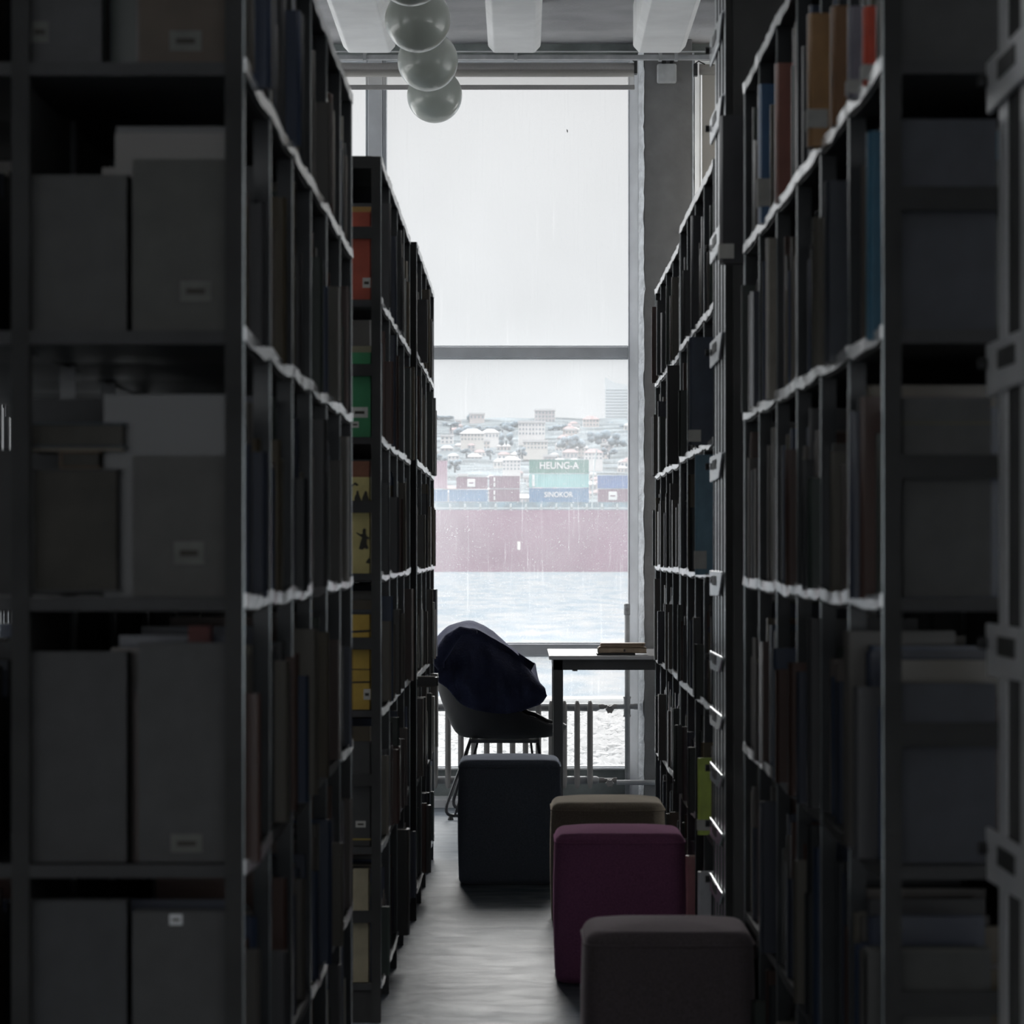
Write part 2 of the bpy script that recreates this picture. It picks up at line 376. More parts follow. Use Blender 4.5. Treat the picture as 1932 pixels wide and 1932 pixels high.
m = MB(); m.box(XX(1309,bs), XX(1316,bs), by-.01, by+.04, ZZ(143,bs), ZZ(120,bs)); m.tube([(XX(1312,bs),by,ZZ(120,bs)),(XX(1318,bs),by-.01,ZZ(116,bs)),(XX(1330,bs),by-.01,ZZ(122,bs))], .003, 6); m.build('end_bracket', M_black, t)

# ------------------------------------------------------------------ globe lamps
def make_globe(cx, cy, cz, label):
    r = .125
    t = thing('globe_lamp', (cx, cy, cz-r), label, 'lamp', 'globe lamps in a row along the ceiling')
    m = MB(); rows = []
    for i in range(25):
        th = .12+(pi-.12)*i/24
        rows.append([(cx+r*sin(th)*cos(2*pi*k/40), cy+r*sin(th)*sin(2*pi*k/40), cz+r*cos(th)) for k in range(40)])
    m.grid(rows, True); m.build('globe_shade', M_globe, t, smooth=True)
    m = MB(); m.tube([(cx,cy,cz+r-.012),(cx,cy,cz+r+.02)], .035, 20); m.build('collar', M_white, t)
    m = MB(); m.tube([(cx,cy,cz+r+.01),(cx,cy,CEIL-.03)], .008, 10); m.tube([(cx,cy,CEIL-.03),(cx,cy,CEIL-.002)], .045, 20); m.build('stem', M_black, t)
    return t
for px, py, s, lab in ((820,180,.0024,'opal globe lamp nearest the window, lowest of the overlapping globes in view'),
                       (807,115,.00219,'opal globe lamp in the middle of the three whole globes in view'),
                       (788,37,.002016,'large dark globe lamp whose top just touches the upper photo edge'),
                       (775,-57,.00183,'globe lamp mostly cut off, only its bright lower rim showing at the photo top')):
    p = P(px, py, s); make_globe(p.x, p.y, p.z, lab)

# ================================================================== OUTSIDE
def out_mat(name, col, rough=.7, **k): return mat(name, col, rough, **k)
SEA = EYE-44*.108
# sea
def sea_mat():
    m, nt, out = nt_mat('pale_sea')
    b = nt.nodes.new('ShaderNodeBsdfDiffuse')
    tc = nt.nodes.new('ShaderNodeTexCoord'); mp = nt.nodes.new('ShaderNodeMapping'); mp.inputs['Scale'].default_value = (.55,.12,1)
    nt.links.new(tc.outputs['Object'], mp.inputs[0])
    n = nt.nodes.new('ShaderNodeTexNoise'); n.inputs['Scale'].default_value = 1.0; n.inputs['Detail'].default_value = 7; n.inputs['Roughness'].default_value = .62
    nt.links.new(mp.outputs[0], n.inputs['Vector'])
    r = nt.nodes.new('ShaderNodeValToRGB'); r.color_ramp.elements[0].position = .40; r.color_ramp.elements[1].position = .60
    r.color_ramp.elements[0].color = (.08,.11,.135,1); r.color_ramp.elements[1].color = (.165,.168,.17,1)
    nt.links.new(n.outputs['Fac'], r.inputs[0]); nt.links.new(r.outputs[0], b.inputs['Color'])
    bp = nt.nodes.new('ShaderNodeBump'); bp.inputs['Strength'].default_value = .5; bp.inputs['Distance'].default_value = .35
    nt.links.new(n.outputs['Fac'], bp.inputs['Height']); nt.links.new(bp.outputs[0], b.inputs['Normal'])
    nt.links.new(b.outputs[0], out.inputs[0]); return m
tag(struct(MB().add([(-1500,40,SEA),(1500,40,SEA),(1500,4000,SEA),(-1500,4000,SEA)], [(0,1,2,3)]).build('sea', sea_mat())), 'pale rippled sea beyond the window', 'sea')
# terrace slab with white stones
GZ = EYE-1.3
M_stone = mat('white_stone', (.17,.168,.165), .8, nscale=3, namt=.25)
M_slabout = mat('terrace_concrete', (.12,.124,.12), .85, nscale=2, namt=.15)
struct(MB().box(-5, 5, WY+.3, 30.2, GZ-.3, GZ-.03).build('ground', M_slabout))
M_bounce = mat('pale_bounce_ground', (.82,.82,.81), .85, nscale=2, namt=.1)  # pale ground added to bounce daylight up to the ceiling
for xa, xb, ya, yb in ((-16,-5,WY+.5,32),(5,16,WY+.5,32),(-16,-RX-.3,-3,WY+.5),(RX+.3,16,-3,WY+.5)):
    struct(MB().box(xa, xb, ya, yb, GZ-.3, GZ-.02).build('ground', M_bounce))
m = MB(); yy = 1.3/310*F
m.box(-5, 5, yy, yy+.5, GZ-.03, ZZ(1318, yy/F)); struct(m.build('wall_parapet', mat('parapet_concrete', (.17,.174,.17), .85, nscale=3, namt=.1, bump=.3, bscale=20), bevel=.02))
def ico():
    import bmesh
    bm = bmesh.new(); bmesh.ops.create_icosphere(bm, subdivisions=1, radius=1)
    v = [tuple(q.co) for q in bm.verts]; f = [tuple(q.index for q in fc.verts) for fc in bm.faces]; bm.free(); return v, f
iv, ifc = ico()
m = MB()
for i in range(5200):
    y = random.uniform(20.0, 29.2); hx = y*.075
    x = random.uniform(-hx-.35, hx*.9+.35)-.0
    r = random.uniform(.03, .062); a = random.uniform(0, pi); q = random.uniform(.5, .85)
    sh = random.random()*9
    vs = []
    for (vx, vy, vz) in iv:
        k = 1+.28*noise.noise(Vector((vx*1.5+sh, vy*1.5+i, vz*1.5)))
        px_, py_ = vx*k*r*1.15, vy*k*r*.9
        vs.append((x+px_*cos(a)-py_*sin(a), y+px_*sin(a)+py_*cos(a), GZ-.01+vz*k*r*q+random.choice((0,.02))*.5))
    m.add(vs, ifc)
tag(m.build('gravel', M_stone), 'bed of loose white stones on the terrace behind the radiator', 'stones', kind='stuff')

# ship
SS = .108; SY = F*SS
def sp(px, py): return ((px-VX)*SS, EYE+(HY-py)*SS)
M_hull = mat('ship_hull_magenta', (.115,.02,.07), .6, nscale=.05, namt=.3)
M_deck = mat('ship_deck_blue', (.06,.13,.17), .6, nscale=.6, namt=.5)
M_rail = mat('ship_rail_pale', (.28,.33,.34), .6)
t = thing('container_ship', ((0), SY, SEA), 'long magenta hulled cargo ship passing behind the window', 'ship')
m = MB(); x0, zt = sp(560, 962); x1, _ = sp(1500, 962)
m.prism([(x0,SEA-2),(x1,SEA-2),(x1+14,zt),(x0-10,zt)], SY, SY+22, 'y'); m.build('hull', M_hull, t)
m = MB(); m.box(x0-6, x1+8, SY+1.5, SY+20, zt, sp(0,947)[1]); m.build('deck', M_deck, t)
m = MB()
for a, b in ((960,957.5),):
    m.box(x0-8, x1+10, SY+.1, SY+.4, sp(0,a)[1], sp(0,b)[1])
xx = x0
while xx < x1:
    m.box(xx, xx+.4, SY+.1, SY+.4, zt, sp(0,950)[1]); xx += 3.1
m.build('deck_railing', M_rail, t)
m = MB(); a = sp(976.5,1037); b = sp(981.5,1022); m.box(a[0], b[0], SY-.08, SY-.02, a[1], b[1]); m.build('hull_mark', M_label, t)
m = MB(); m.tube([(sp(1117,960)[0],SY+.5,sp(0,960)[1]),(sp(1119,900)[0],SY+.5,sp(0,900)[1]),(sp(1126,848)[0],SY+.5,sp(0,848)[1])], .16, 6); m.build('mast', M_rail, t)
cc = {'green':(.015,.13,.10),'teal':(.15,.34,.34),'blue':(.02,.11,.23),'deepblue':(.02,.08,.24),'maroon':(.10,.025,.065),'pink':(.27,.17,.22)}
cm = {k: mat('container_'+k, v, .6, nscale=.5, namt=.12) for k, v in cc.items()}
M_txt = mat('container_lettering_white', (.5,.5,.5), .6)
def text_mesh(txt, size):
    cu = bpy.data.curves.new('lettering', 'FONT'); cu.body = txt; cu.size = size; cu.extrude = size*.02; cu.align_x = 'CENTER'; cu.align_y = 'CENTER'; cu.offset = size*.012
    o = bpy.data.objects.new('tmp', cu); C.objects.link(o)
    dg = bpy.context.evaluated_depsgraph_get(); me = bpy.data.meshes.new_from_object(o.evaluated_get(dg)); bpy.data.objects.remove(o)
    return me
def container(px0, px1, py0, py1, col, label, txt=None, logo=None, rows=1):
    (a, zt_), (b, zb_) = sp(px0+.4, py0+.3), sp(px1-.4, py1-.3)
    t = thing('shipping_container', (a, SY+4, zb_), label, 'shipping container', 'containers stacked on the ship deck')
    # corrugated side
    m = MB(); n = int((b-a)/.45); pts = []
    for i in range(n):
        x = a+(b-a)*i/n; w = (b-a)/n
        pts += [(x, SY+4.10), (x+w*.35, SY+4.10), (x+w*.5, SY+4.0), (x+w*.85, SY+4.0)]
    pts += [(b, SY+4.10), (b, SY+6.4), (a, SY+6.4)]
    m.prism(pts, zb_+.12, zt_-.12); m.build('side_wall', cm[col], t)
    m = MB(); m.box(a,b,SY+3.98,SY+6.42,zb_,zb_+.14); m.box(a,b,SY+3.98,SY+6.42,zt_-.14,zt_)
    for x in (a, b-.18): m.box(x,x+.18,SY+3.96,SY+4.12,zb_,zt_)
    m.build('edge_frame', cm[col], t)
    if txt:
        me = text_mesh(txt[0], txt[1]); me.materials.append(M_txt)
        o = bpy.data.objects.new('lettering', me); C.objects.link(o); o.parent = t
        cx, cz = sp(txt[2], txt[3]); w = max(v.co.x for v in me.vertices)-min(v.co.x for v in me.vertices)
        o.location = (cx-a, -.12, cz-zb_); o.rotation_euler = (radians(90),0,0); o.scale = (txt[4]*SS/w, 1, 1); o['label'] = 'white lettering'
    if logo:
        (la, lb), (lc, ld) = sp(logo[0], logo[1]), sp(logo[2], logo[3])
        m = MB(); m.box(la, lc, SY+3.8, SY+3.95, ld, lb); m.build('logo_panel', M_txt, t, bevel=.15)
        m = MB(); mz = (lb+ld)/2; m.box(la+.35, lc-.35, SY+3.74, SY+3.8, mz-.12, mz+.12); m.build('logo_bar', cm[col], t)
container(998,1112,866,892,'green','green shipping container lettered HEUNG-A, topmost of the central stack',('HEUNG-A',2.0,1055,878,74))
container(998,1112,893,919,'teal','plain pale teal shipping container in the middle of the central stack', None, (1004,895,1009,917))
container(998,1112,920,948,'blue','blue shipping container lettered SINOKOR, lowest of the central stack',('SINOKOR',1.5,1054,933,54))
container(1128,1240,896,921,'deepblue','bright blue shipping container on top at the right window jamb')
container(1128,1240,922,948,'maroon','maroon shipping container with a white square logo under the bright blue one', None, (1149,927,1165,943))
container(922,981,897,921,'maroon','short maroon shipping container, upper of the pair left of the central stack', None, (931,900,934,918))
container(922,981,922,946,'maroon','short maroon shipping container, lower of the pair left of the central stack', None, (931,925,934,943))
container(860,920,899,922,'maroon','maroon shipping container with a white square logo, left end of the upper row', None, (881,903,896,918))
container(846,920,923,946,'blue','plain blue shipping container under the logo one, left part of the ship')
container(760,844,923,946,'blue','plain blue shipping container on deck half hidden by the left bookcase')
container(790,843,868,921,'pink','tall pale pink shipping container at the left bookcase edge')
# hill and town
def hill_pt(t_): return 1000+900*t_, 952-162*t_     # depth, photo row
m = MB(); rows = []
for i in range(26):
    tt = i/25; Z, py = hill_pt(tt); s_ = Z/F
    rows.append([((px-VX)*s_, Z, EYE+(HY-(py-1+4*noise.noise(Vector((px*.012, tt*3, 1)))))*s_) for px in range(500, 1500, 12)])
m.grid(rows)
struct(m.build('hill', mat('hill_hazy_green', (.13,.15,.16), .95, spec=.0, nscale=.05, namt=.75), smooth=True))  # greyed green, distant air haze put into the colour
wallc = [mat('house_wall_%d' % i, c, .8, nscale=.1, namt=.08) for i, c in enumerate([(.40,.385,.37),(.33,.30,.30),(.44,.43,.43),(.29,.275,.28),(.37,.335,.32)])]
M_roof = mat('house_roof', (.24,.18,.18), .8, nscale=.3); M_roofw = mat('house_roof_pale', (.36,.36,.37), .8)
M_hwin = mat('house_window', (.10,.135,.17), .4)
adj = ['pale','cream','white','greyish','sandy']
def house(px, py, w, h, ci, tt, hip, label, group='houses on the hillside behind the ship'):
    s_ = (1000+900*tt)/F; Y = F*s_
    x0, x1 = XX(px-w/2, s_), XX(px+w/2, s_); z0, z1 = ZZ(py, s_), ZZ(py-h, s_); dp = (x1-x0)*.7
    t = thing('house', (x0, Y, z0), label, 'building', group)
    m = MB(); m.box(x0,x1,Y,Y+dp,z0-4,z1); m.build('wall', wallc[ci], t)
    if hip:
        e = (x1-x0)*.06; rh = (x1-x0)*.22
        m = MB(); m.add([(x0-e,Y-e,z1),(x1+e,Y-e,z1),(x1+e,Y+dp+e,z1),(x0-e,Y+dp+e,z1),((x0*.7+x1*.3),Y+dp/2,z1+rh),((x0*.3+x1*.7),Y+dp/2,z1+rh)], [(0,3,2,1),(0,1,5,4),(1,2,5),(2,3,4,5),(3,0,4)]); m.build('roof', M_roof if (hip == 1) else M_roofw, t)
    else:
        m = MB(); m.box(x0-.3,x1+.3,Y-.4,Y+dp,z1,z1+.9); m.build('roof', M_roofw, t)
    fl = max(1, int(h/6.5)); nw = max(2, int(w/6))
    m = MB()
    for i in range(fl):
        for j in range(nw):
            xa = x0+(x1-x0)*(j+.3)/nw; xb = x0+(x1-x0)*(j+.7)/nw; za = z0+(z1-z0)*(i+.3)/fl; zb = z0+(z1-z0)*(i+.75)/fl
            m.box(xa,xb,Y-.15,Y+.02,za,zb)
    m.build('windows', M_hwin, t)
rnd = random.Random(5)
big = [(891,832,44,14,0,.62,2,'wide pale house with a low roof among trees, upper left of the town'),(1003,822,50,24,2,.6,0,'white four-storey block standing above the green container'),
       (1028,797,38,22,3,.95,0,'square pinkish block breaking the skyline in the middle'),(925,828,32,12,2,.66,2,'white house beside the wide pale house'),
       (1010,848,46,14,0,.5,0,'pale terrace block below the white four-storey block'),(900,792,28,10,1,.95,0,'flat building on the skyline at the left'),
       (1120,868,34,14,2,.35,1,'pale house with a reddish roof behind the ship mast'),(965,888,34,20,2,.05,2,'white gabled house directly above the maroon containers'),(1115,805,30,14,4,.9,1,'small sandy house on the skyline left of the tower')]
for b in big: house(*b)
k = 0
for i in range(105):
    tt = rnd.random()*.9; px = rnd.uniform(800, 1200); Z, py = hill_pt(tt)
    if any(abs(px-b[0]) < b[2]*.55 and abs(py-b[1]) < 13 for b in big): continue
    w = rnd.uniform(14, 34)*(1.1-.4*tt); h = rnd.uniform(7, 15)
    ci = rnd.randrange(5)
    house(px, py+rnd.uniform(-2,3), w, h, ci, tt, rnd.choice((0,1,2,2)), 'small far house in the crowded town on the hillside')
s_ = 1950/F
t = thing('tower', (XX(1142,s_), F*s_, ZZ(800,s_)), 'tall pale office tower with a slanted top at the right of the skyline', 'building')
m = MB(); m.prism([(XX(1142,s_),ZZ(815,s_)),(XX(1186,s_),ZZ(815,s_)),(XX(1186,s_),ZZ(727,s_)),(XX(1160,s_),ZZ(722,s_)),(XX(1142,s_),ZZ(712,s_))], F*s_, F*s_+12, 'y'); m.build('tower_body', mat('tower_glass', (.44,.47,.49), .5), t)
m = MB()
for i in range(13):
    py = 735+i*5.6; m.box(XX(1143,s_), XX(1185,s_), F*s_-.3, F*s_, ZZ(py+.8,s_), ZZ(py-.8,s_))
m.build('floor_bands', mat('tower_band', (.38,.42,.45), .5), t)
# tree masses
M_tree = mat('far_tree', (.12,.16,.19), .9, nscale=.2, namt=.4)  # pale bluish tone holds the air haze in the colour
def far_tree(px, py, w, h, tt, label='small dark tree in the town on the hillside'):
    s_ = (1000+900*tt)/F; Y = F*s_
    t = thing('far_tree', (XX(px,s_), Y, ZZ(py,s_)), label, 'tree', 'trees on the hillside behind the ship')
    m = MB(); sd = px*.37
    for q in range(7):
        ox, oz = rnd.uniform(-.4,.4)*w*s_, rnd.uniform(-.55,.25)*h*s_
        r_ = rnd.uniform(.28,.45)
        m.add([(XX(px,s_)+ox+vx*r_*w*s_*.6*(1+.4*noise.noise(Vector((vx*2+sd+q,vy,vz)))), Y+vy*6, ZZ(py,s_)+oz+vz*r_*h*s_*(1+.4*noise.noise(Vector((vx,vy*2+sd,vz+q))))) for vx,vy,vz in iv], ifc)
    m.build('crown', M_tree, t, smooth=True)
    m = MB(); m.tube([(XX(px,s_),Y+4,ZZ(py,s_)-3),(XX(px,s_),Y+4,ZZ(py,s_)-1)], .4, 6); m.build('trunk', M_tree, t)
for (px, py, w, h, tt) in [(870,812,44,16,.72),(850,800,30,8,.8),(892,788,22,14,.97),(970,800,46,14,.9),(948,806,40,12,.8),(955,826,26,20,.6),(1052,806,36,12,.85),(1068,834,34,22,.55),(1095,832,42,22,.55),(1130,822,40,22,.6),(1165,828,34,18,.55),(1085,803,30,10,.95),(1150,802,40,12,.95),(858,875,26,16,.3),(830,862,26,12,.4),(1150,850,30,12,.4),(985,850,20,12,.45),(925,852,20,10,.45),(880,850,26,8,.5),(910,806,34,12,.85),(1010,802,40,10,.96),(1178,806,22,12,.9),(835,786,60,8,.98)]:
    far_tree(px, py, w, h, tt)

# ================================================================== RADIATOR & PIPES
rs = .002542; ry = F*rs
t = thing('radiator', (XX(985,rs), ry, ZZ(1486,rs)), 'old painted column radiator standing under the main window', 'radiator')
zt, zb = ZZ(1322,rs), ZZ(1487,rs)
for i in range(13):
    px = 821+24.35*i; x = XX(px, rs)
    m = MB()
    for yo in (-.035, .035):
        m.tube([(x,ry+yo,zb),(x,ry+yo,zb+.012),(x,ry+yo,zb+.03),(x,ry+yo,zt-.03),(x,ry+yo,zt-.012),(x,ry+yo,zt)], [.006,.011,.0135,.0135,.011,.006], 12)
    m.box(x-.008, x+.008, ry-.03, ry+.03, ZZ(1341,rs), ZZ(1327,rs)); m.box(x-.008, x+.008, ry-.03, ry+.03, ZZ(1482,rs), ZZ(1466,rs))
    m.build('radiator_section', M_rad, t, smooth=False, bevel=.002)
m = MB()
for py in (1334.5, 1472): m.tube([(XX(800,rs),ry,ZZ(py,rs)),(XX(1126,rs),ry,ZZ(py,rs)),(XX(1132,rs),ry,ZZ(py,rs))], [.019,.019,.010], 16)
m.build('header_pipe', M_pipe, t, smooth=True)
for py in (1333, 1472):
    m = MB(); z = ZZ(py, rs)
    m.tube([(XX(1130,rs),ry,z),(XX(1140,rs),ry,z)], .014, 6); m.tube([(XX(1140,rs),ry,z),(XX(1160,rs),ry,z)], .010, 12); m.tube([(XX(1157,rs),ry,z),(XX(1164,rs),ry,z)], .014, 6)
    m.build('valve', M_rad, t)
    m = MB(); kz = z-.012; kx = XX(1150, rs)
    pts = [(kx+(.0215 if i%2 == 0 else .016)*cos(2*pi*i/12), kz+(.0215 if i%2 == 0 else .016)*sin(2*pi*i/12)) for i in range(12)]
    m.prism(pts, ry-.06, ry-.03, 'y'); m.build('valve_knob', M_rad, t, bevel=.002)
t = thing('heating_pipe', (XX(1183,rs), ry, 0), 'grey vertical heating pipe with branches beside the window jamb', 'pipe')
px = 1183
m = MB(); m.tube([(XX(px+1,rs),ry,0.001),(XX(px,rs),ry,ZZ(1139,rs))], .0125, 16); m.build('riser', M_pipe, t, smooth=True)
m = MB(); m.tube([(XX(px,rs),ry,ZZ(1160,rs)),(XX(px,rs),ry,ZZ(1140,rs))], .0155, 12); m.tube([(XX(px,rs),ry-.016,ZZ(1149,rs)),(XX(px,rs),ry-.030,ZZ(1149,rs))], .011, 12); m.build('vent_cap', M_pipe, t, bevel=.002)
m = MB(); z = ZZ(1333,rs)
m.tube([(XX(1163,rs),ry,z),(XX(1202,rs),ry,z)], .0125, 14); m.tube([(XX(1196,rs),ry,z),(XX(1203,rs),ry,z)], .015, 8); m.tube([(XX(px,rs),ry,z-.045),(XX(px,rs),ry,z+.045)], .0165, 14)
for dz in (-.045,.042): m.tube([(XX(px,rs),ry,z+dz-.004),(XX(px,rs),ry,z+dz+.006)], .019, 14)
m.build('upper_branch', M_pipe, t, smooth=False)
m = MB(); z = ZZ(1475,rs); m.tube([(XX(1163,rs),ry-.05,z),(XX(1300,rs),ry-.05,z)], .0125, 14); m.build('lower_branch', M_pipe, t, smooth=True)

# ================================================================== TABLE + BOOKS ON IT
ts = .00235; ty = F*ts; TZ = EYE-.475; TX0 = .132; TX1 = 1.0; TY1 = 17.58
t = thing('reading_table', (TX0, ty, 0), 'reading table with pale top and black frame by the window', 'table')
m = MB(); m.box(TX0-.008, TX1, ty, TY1, TZ-.018, TZ); m.build('tabletop', M_table, t, bevel=.003)
m = MB(); m.box(TX0+.012, TX1-.02, ty+.02, ty+.045, TZ-.064, TZ-.018); m.box(TX0+.012, TX0+.037, ty+.02, TY1-.03, TZ-.064, TZ-.018); m.box(TX0+.012, TX1-.02, TY1-.055, TY1-.03, TZ-.064, TZ-.018)
m.tube([(XX(1085,ts),ty+.06,TZ-.064),(XX(1085,ts),ty+.06,TZ-.070)], .012, 10); m.build('apron', M_tblack, t)
for (lx, ly) in ((TX0+.010, ty+.02), (TX1-.07, ty+.02), (TX0+.014, TY1-.08), (TX1-.07, TY1-.08)):
    m = MB(); m.box(lx, lx+.045, ly, ly+.045, 0, TZ-.018); m.build('leg', M_tblack, t, bevel=.003)
M_kraft = mat('kraft_cover', (.36,.27,.19), .7, nscale=30); M_kraft2 = mat('brown_cover', (.28,.19,.13), .6)
bsx = ts*1.01; bx0 = XX(1127,bsx); bx1 = XX(1218,bsx); byy = ty+.05
t = thing('open_book', (bx0, byy, TZ), 'thin dark notebook lying at the bottom of the stack on the table', 'book'); t.name = 'notebook'
m = MB(); m.box(bx0-.004, XX(1197,bsx), byy-.02, byy+.2, TZ+.0005, TZ+.009); m.build('cover', M_black, t)
t = thing('book', (bx0, byy, TZ+.009), 'thick tan paperback lying flat in the middle of the stack on the table', 'book')
m = MB(); m.box(bx0+.006, bx1, byy, byy+.003, TZ+.0095, TZ+.034); m.box(bx0+.004, bx1+.001, byy, byy+.15, TZ+.0095, TZ+.012); m.box(bx0+.004, bx1+.001, byy, byy+.15, TZ+.032, TZ+.0345); m.build('cover', M_kraft, t)
m = MB(); m.box(bx0, bx1-.004, byy+.004, byy+.148, TZ+.012, TZ+.032); m.build('pages', M_pages, t)
m = MB(); cx = XX(1177,bsx); m.box(cx-.004, cx+.004, byy-.001, byy, TZ+.016, TZ+.028); m.build('stamp', M_ink, t)
t = thing('book', (bx0, byy, TZ+.035), 'brown book lying on top of the stack on the table, cover lifting', 'book')
m = MB(); z0 = TZ+.035
m.prism([(bx0+.004,z0),(bx1-.012,z0+.001),(bx1-.004,z0+.019),(bx0+.016,z0+.019),(bx0+.014,z0+.016),(bx1-.012,z0+.016),(bx1-.018,z0+.004),(bx0+.008,z0+.003)], byy+.005, byy+.145, 'y'); m.build('cover', M_kraft2, t)
m = MB(); m.box(bx0+.012, bx1-.016, byy+.012, byy+.138, z0+.0045, z0+.0155); m.build('pages', M_kraft, t)

# ================================================================== CHAIR + JACKET
ccx, ccy = -.085, 17.33
t = thing('shell_armchair', (ccx, ccy, 0), 'black shell armchair on thin sled legs facing the table', 'chair')
def lerp_tab(tab, x):
    for i in range(len(tab)-1):
        if x <= tab[i+1][0]:
            a, b = tab[i], tab[i+1]; k = (x-a[0])/(b[0]-a[0]); k = k*k*(3-2*k)
            return a[1]+(b[1]-a[1])*k
    return tab[-1][1]
RZ = [(0,.425),(40,.44),(65,.48),(90,.585),(120,.68),(150,.77),(180,.80)]
RR = [(0,.30),(45,.30),(90,.285),(135,.285),(180,.295)]
m = MB(); rows = []
for i in range(17):
    tt = i/16; row = []
    for k in range(56):
        ph = 2*pi*k/56; dg = abs(math.degrees(ph)); dg = 360-dg if dg > 180 else dg
        zr, rr = lerp_tab(RZ, dg), lerp_tab(RR, dg)
        a0 = .17; z0 = .37
        if tt < .35: r_ = a0*tt/.35; z = z0+.008*(1-tt/.35)
        else:
            w = (tt-.35)/.65; r_ = a0+(rr-a0)*sin(w*pi/2)**.8; z = z0+(zr-z0)*(1-cos(w*pi/2))**1.0
        lean = -.05*max(0, (z-.45)/.35)*(1 if dg > 90 else 0)
        row.append((ccx+r_*cos(ph)+lean, ccy+r_*sin(ph)*.98, z))
    rows.append(row)
m.grid(rows, True); m.build('seat_shell', M_shell, t, smooth=True, solid=.012)
m = MB(); m.box(ccx-.15, ccx+.17, ccy-.16, ccy+.16, .350, .362); m.build('seat_frame', M_chrome, t)
for sgn, yf in ((-1, F*.002441), (1, F*.00251)):
    xf = XX(838, .002441) if sgn < 0 else XX(852, .00251)
    xfr = .135
    m = MB(); yt = ccy+sgn*.14
    def arc(a, b, c, n=5):
        return [Vector(a)*(1-q)**2+Vector(b)*2*q*(1-q)+Vector(c)*q*q for q in [j/n for j in range(n+1)]]
    z0 = .020
    path = [Vector((-.235, yt, .36))]+arc((xf+.012, yf, z0+.05), (xf, yf, z0), (xf+.04, yf, z0))+arc((xfr-.04, yf, z0), (xfr, yf, z0), (xfr-.01, yf, z0+.05))+[Vector((.075, yt, .36))]
    m.tube(path, .0075, 8); m.build('sled_leg', M_chrome, t, smooth=True)
    m = MB(); path = [Vector((-.20, yt, .355)), Vector((xf+.05, yf, z0+.003))]; m.tube(path, .005, 8)
    path = [Vector((.045, yt, .355)), Vector((xfr-.05, yf, z0+.003))]; m.tube(path, .005, 8); m.build('leg_brace', M_chrome, t, smooth=True)
    for fx in (xf+.03, xfr-.03):
        m = MB(); m.tube([(fx,yf,.0),(fx,yf,.006),(fx,yf,.018)], [.013,.013,.008], 12); m.build('foot_glide', M_black, t)
# jacket draped over the back and near arm
def interp(tab, u):
    x = u*(len(tab)-1); i = min(int(x), len(tab)-2); k = x-i
    def g(j): return Vector(tab[max(0, min(len(tab)-1, j))])
    a, b, c, d = g(i-1), g(i), g(i+1), g(i+2)
    return .5*((2*b)+(c-a)*k+(2*a-5*b+4*c-d)*k*k+(3*b-a-3*c+d)*k**3)
C1 = [(812,1232),(826,1202),(845,1183),(868,1175),(888,1173),(905,1177),(926,1190),(946,1206),(966,1224),(988,1239),(1009,1252)]
C2 = [(810,1246),(826,1225),(840,1204),(858,1191),(878,1187),(900,1191),(930,1208),(958,1224),(985,1246),(1004,1272),(1018,1292)]
Bn = [(816,1262),(824,1282),(846,1300),(868,1326),(895,1338),(925,1344),(952,1346),(978,1342),(1002,1334),(1020,1326),(1030,1312)]
Bf = [(812,1270),(824,1300),(840,1312),(866,1330),(890,1330),(910,1320),(935,1310),(955,1300),(975,1290),(992,1280),(1001,1270)]
yn, yf = 16.98, 17.52
def pt(tab, u, y): v = interp(tab, u); return P(v.x, v.y, y/F)
m = MB(); rows = []; NU = 60; NVv = 30
for i in range(NU+1):
    u = i/NU; a, b, c, d = pt(Bn,u,yn+.02), pt(C2,u,yn+.07), pt(C1,u,yf-.02), pt(Bf,u,yf+.10)
    row = []
    for j in range(NVv+1):
        v = j/NVv
        if v < .5:
            k = v/.5; p = a.lerp(b, k); p.y += -.05*sin(k*pi)+.03*k*k
            p.x += .012*sin(k*pi)
        elif v < .75:
            k = (v-.5)/.25; p = b.lerp(c, k); p.z += .004-.02*sin(k*pi)
        else:
            k = (v-.75)/.25; p = c.lerp(d, k); p.y += .03*sin(k*pi)
        nn = noise.noise(Vector((u*9, v*4, 2.2)))*.014+noise.noise(Vector((u*22, v*7, 5)))*.006
        fo = sin(u*26+v*5)*.006*(1-abs(v-.45))
        edge = min(1, 4*min(u, 1-u)+.2)
        if v < .48 or v > .78: p.y += (nn+fo)*edge*(1 if v < .5 else -1)
        else: p.z += nn*.35
        row.append(p)
    rows.append(row)
m.grid(rows)
tj = thing('jacket', (ccx, ccy, .45), 'dark navy jacket draped over the back and arm of the armchair', 'jacket')
m.build('jacket_body', M_denim, tj, smooth=True, solid=.006)
# bunched sleeve at the left
m = MB(); sp_ = [P(x_, y_, 16.93/F) for x_, y_ in ((900,1192),(870,1190),(850,1206),(836,1228),(826,1248),(832,1262))]
sp_ = [p+Vector((0,-.008+.004*i,0)) for i, p in enumerate(sp_)]
m.tube(sp_, [.010,.022,.032,.034,.030,.016], 14); m.build('sleeve', M_denim, tj, smooth=True)
m = MB(); cu = [P(x_, y_, 17.2/F) for x_, y_ in ((978,1232),(1009,1252),(1001,1267),(984,1262))]
m.add(cu+[p+Vector((0,.02,0)) for p in cu], [(0,1,2,3),(7,6,5,4),(0,4,5,1),(1,5,6,2),(2,6,7,3),(3,7,4,0)]); m.build('lapel', M_denim, tj)
m = MB(); q = P(918,1360,17.0/F)

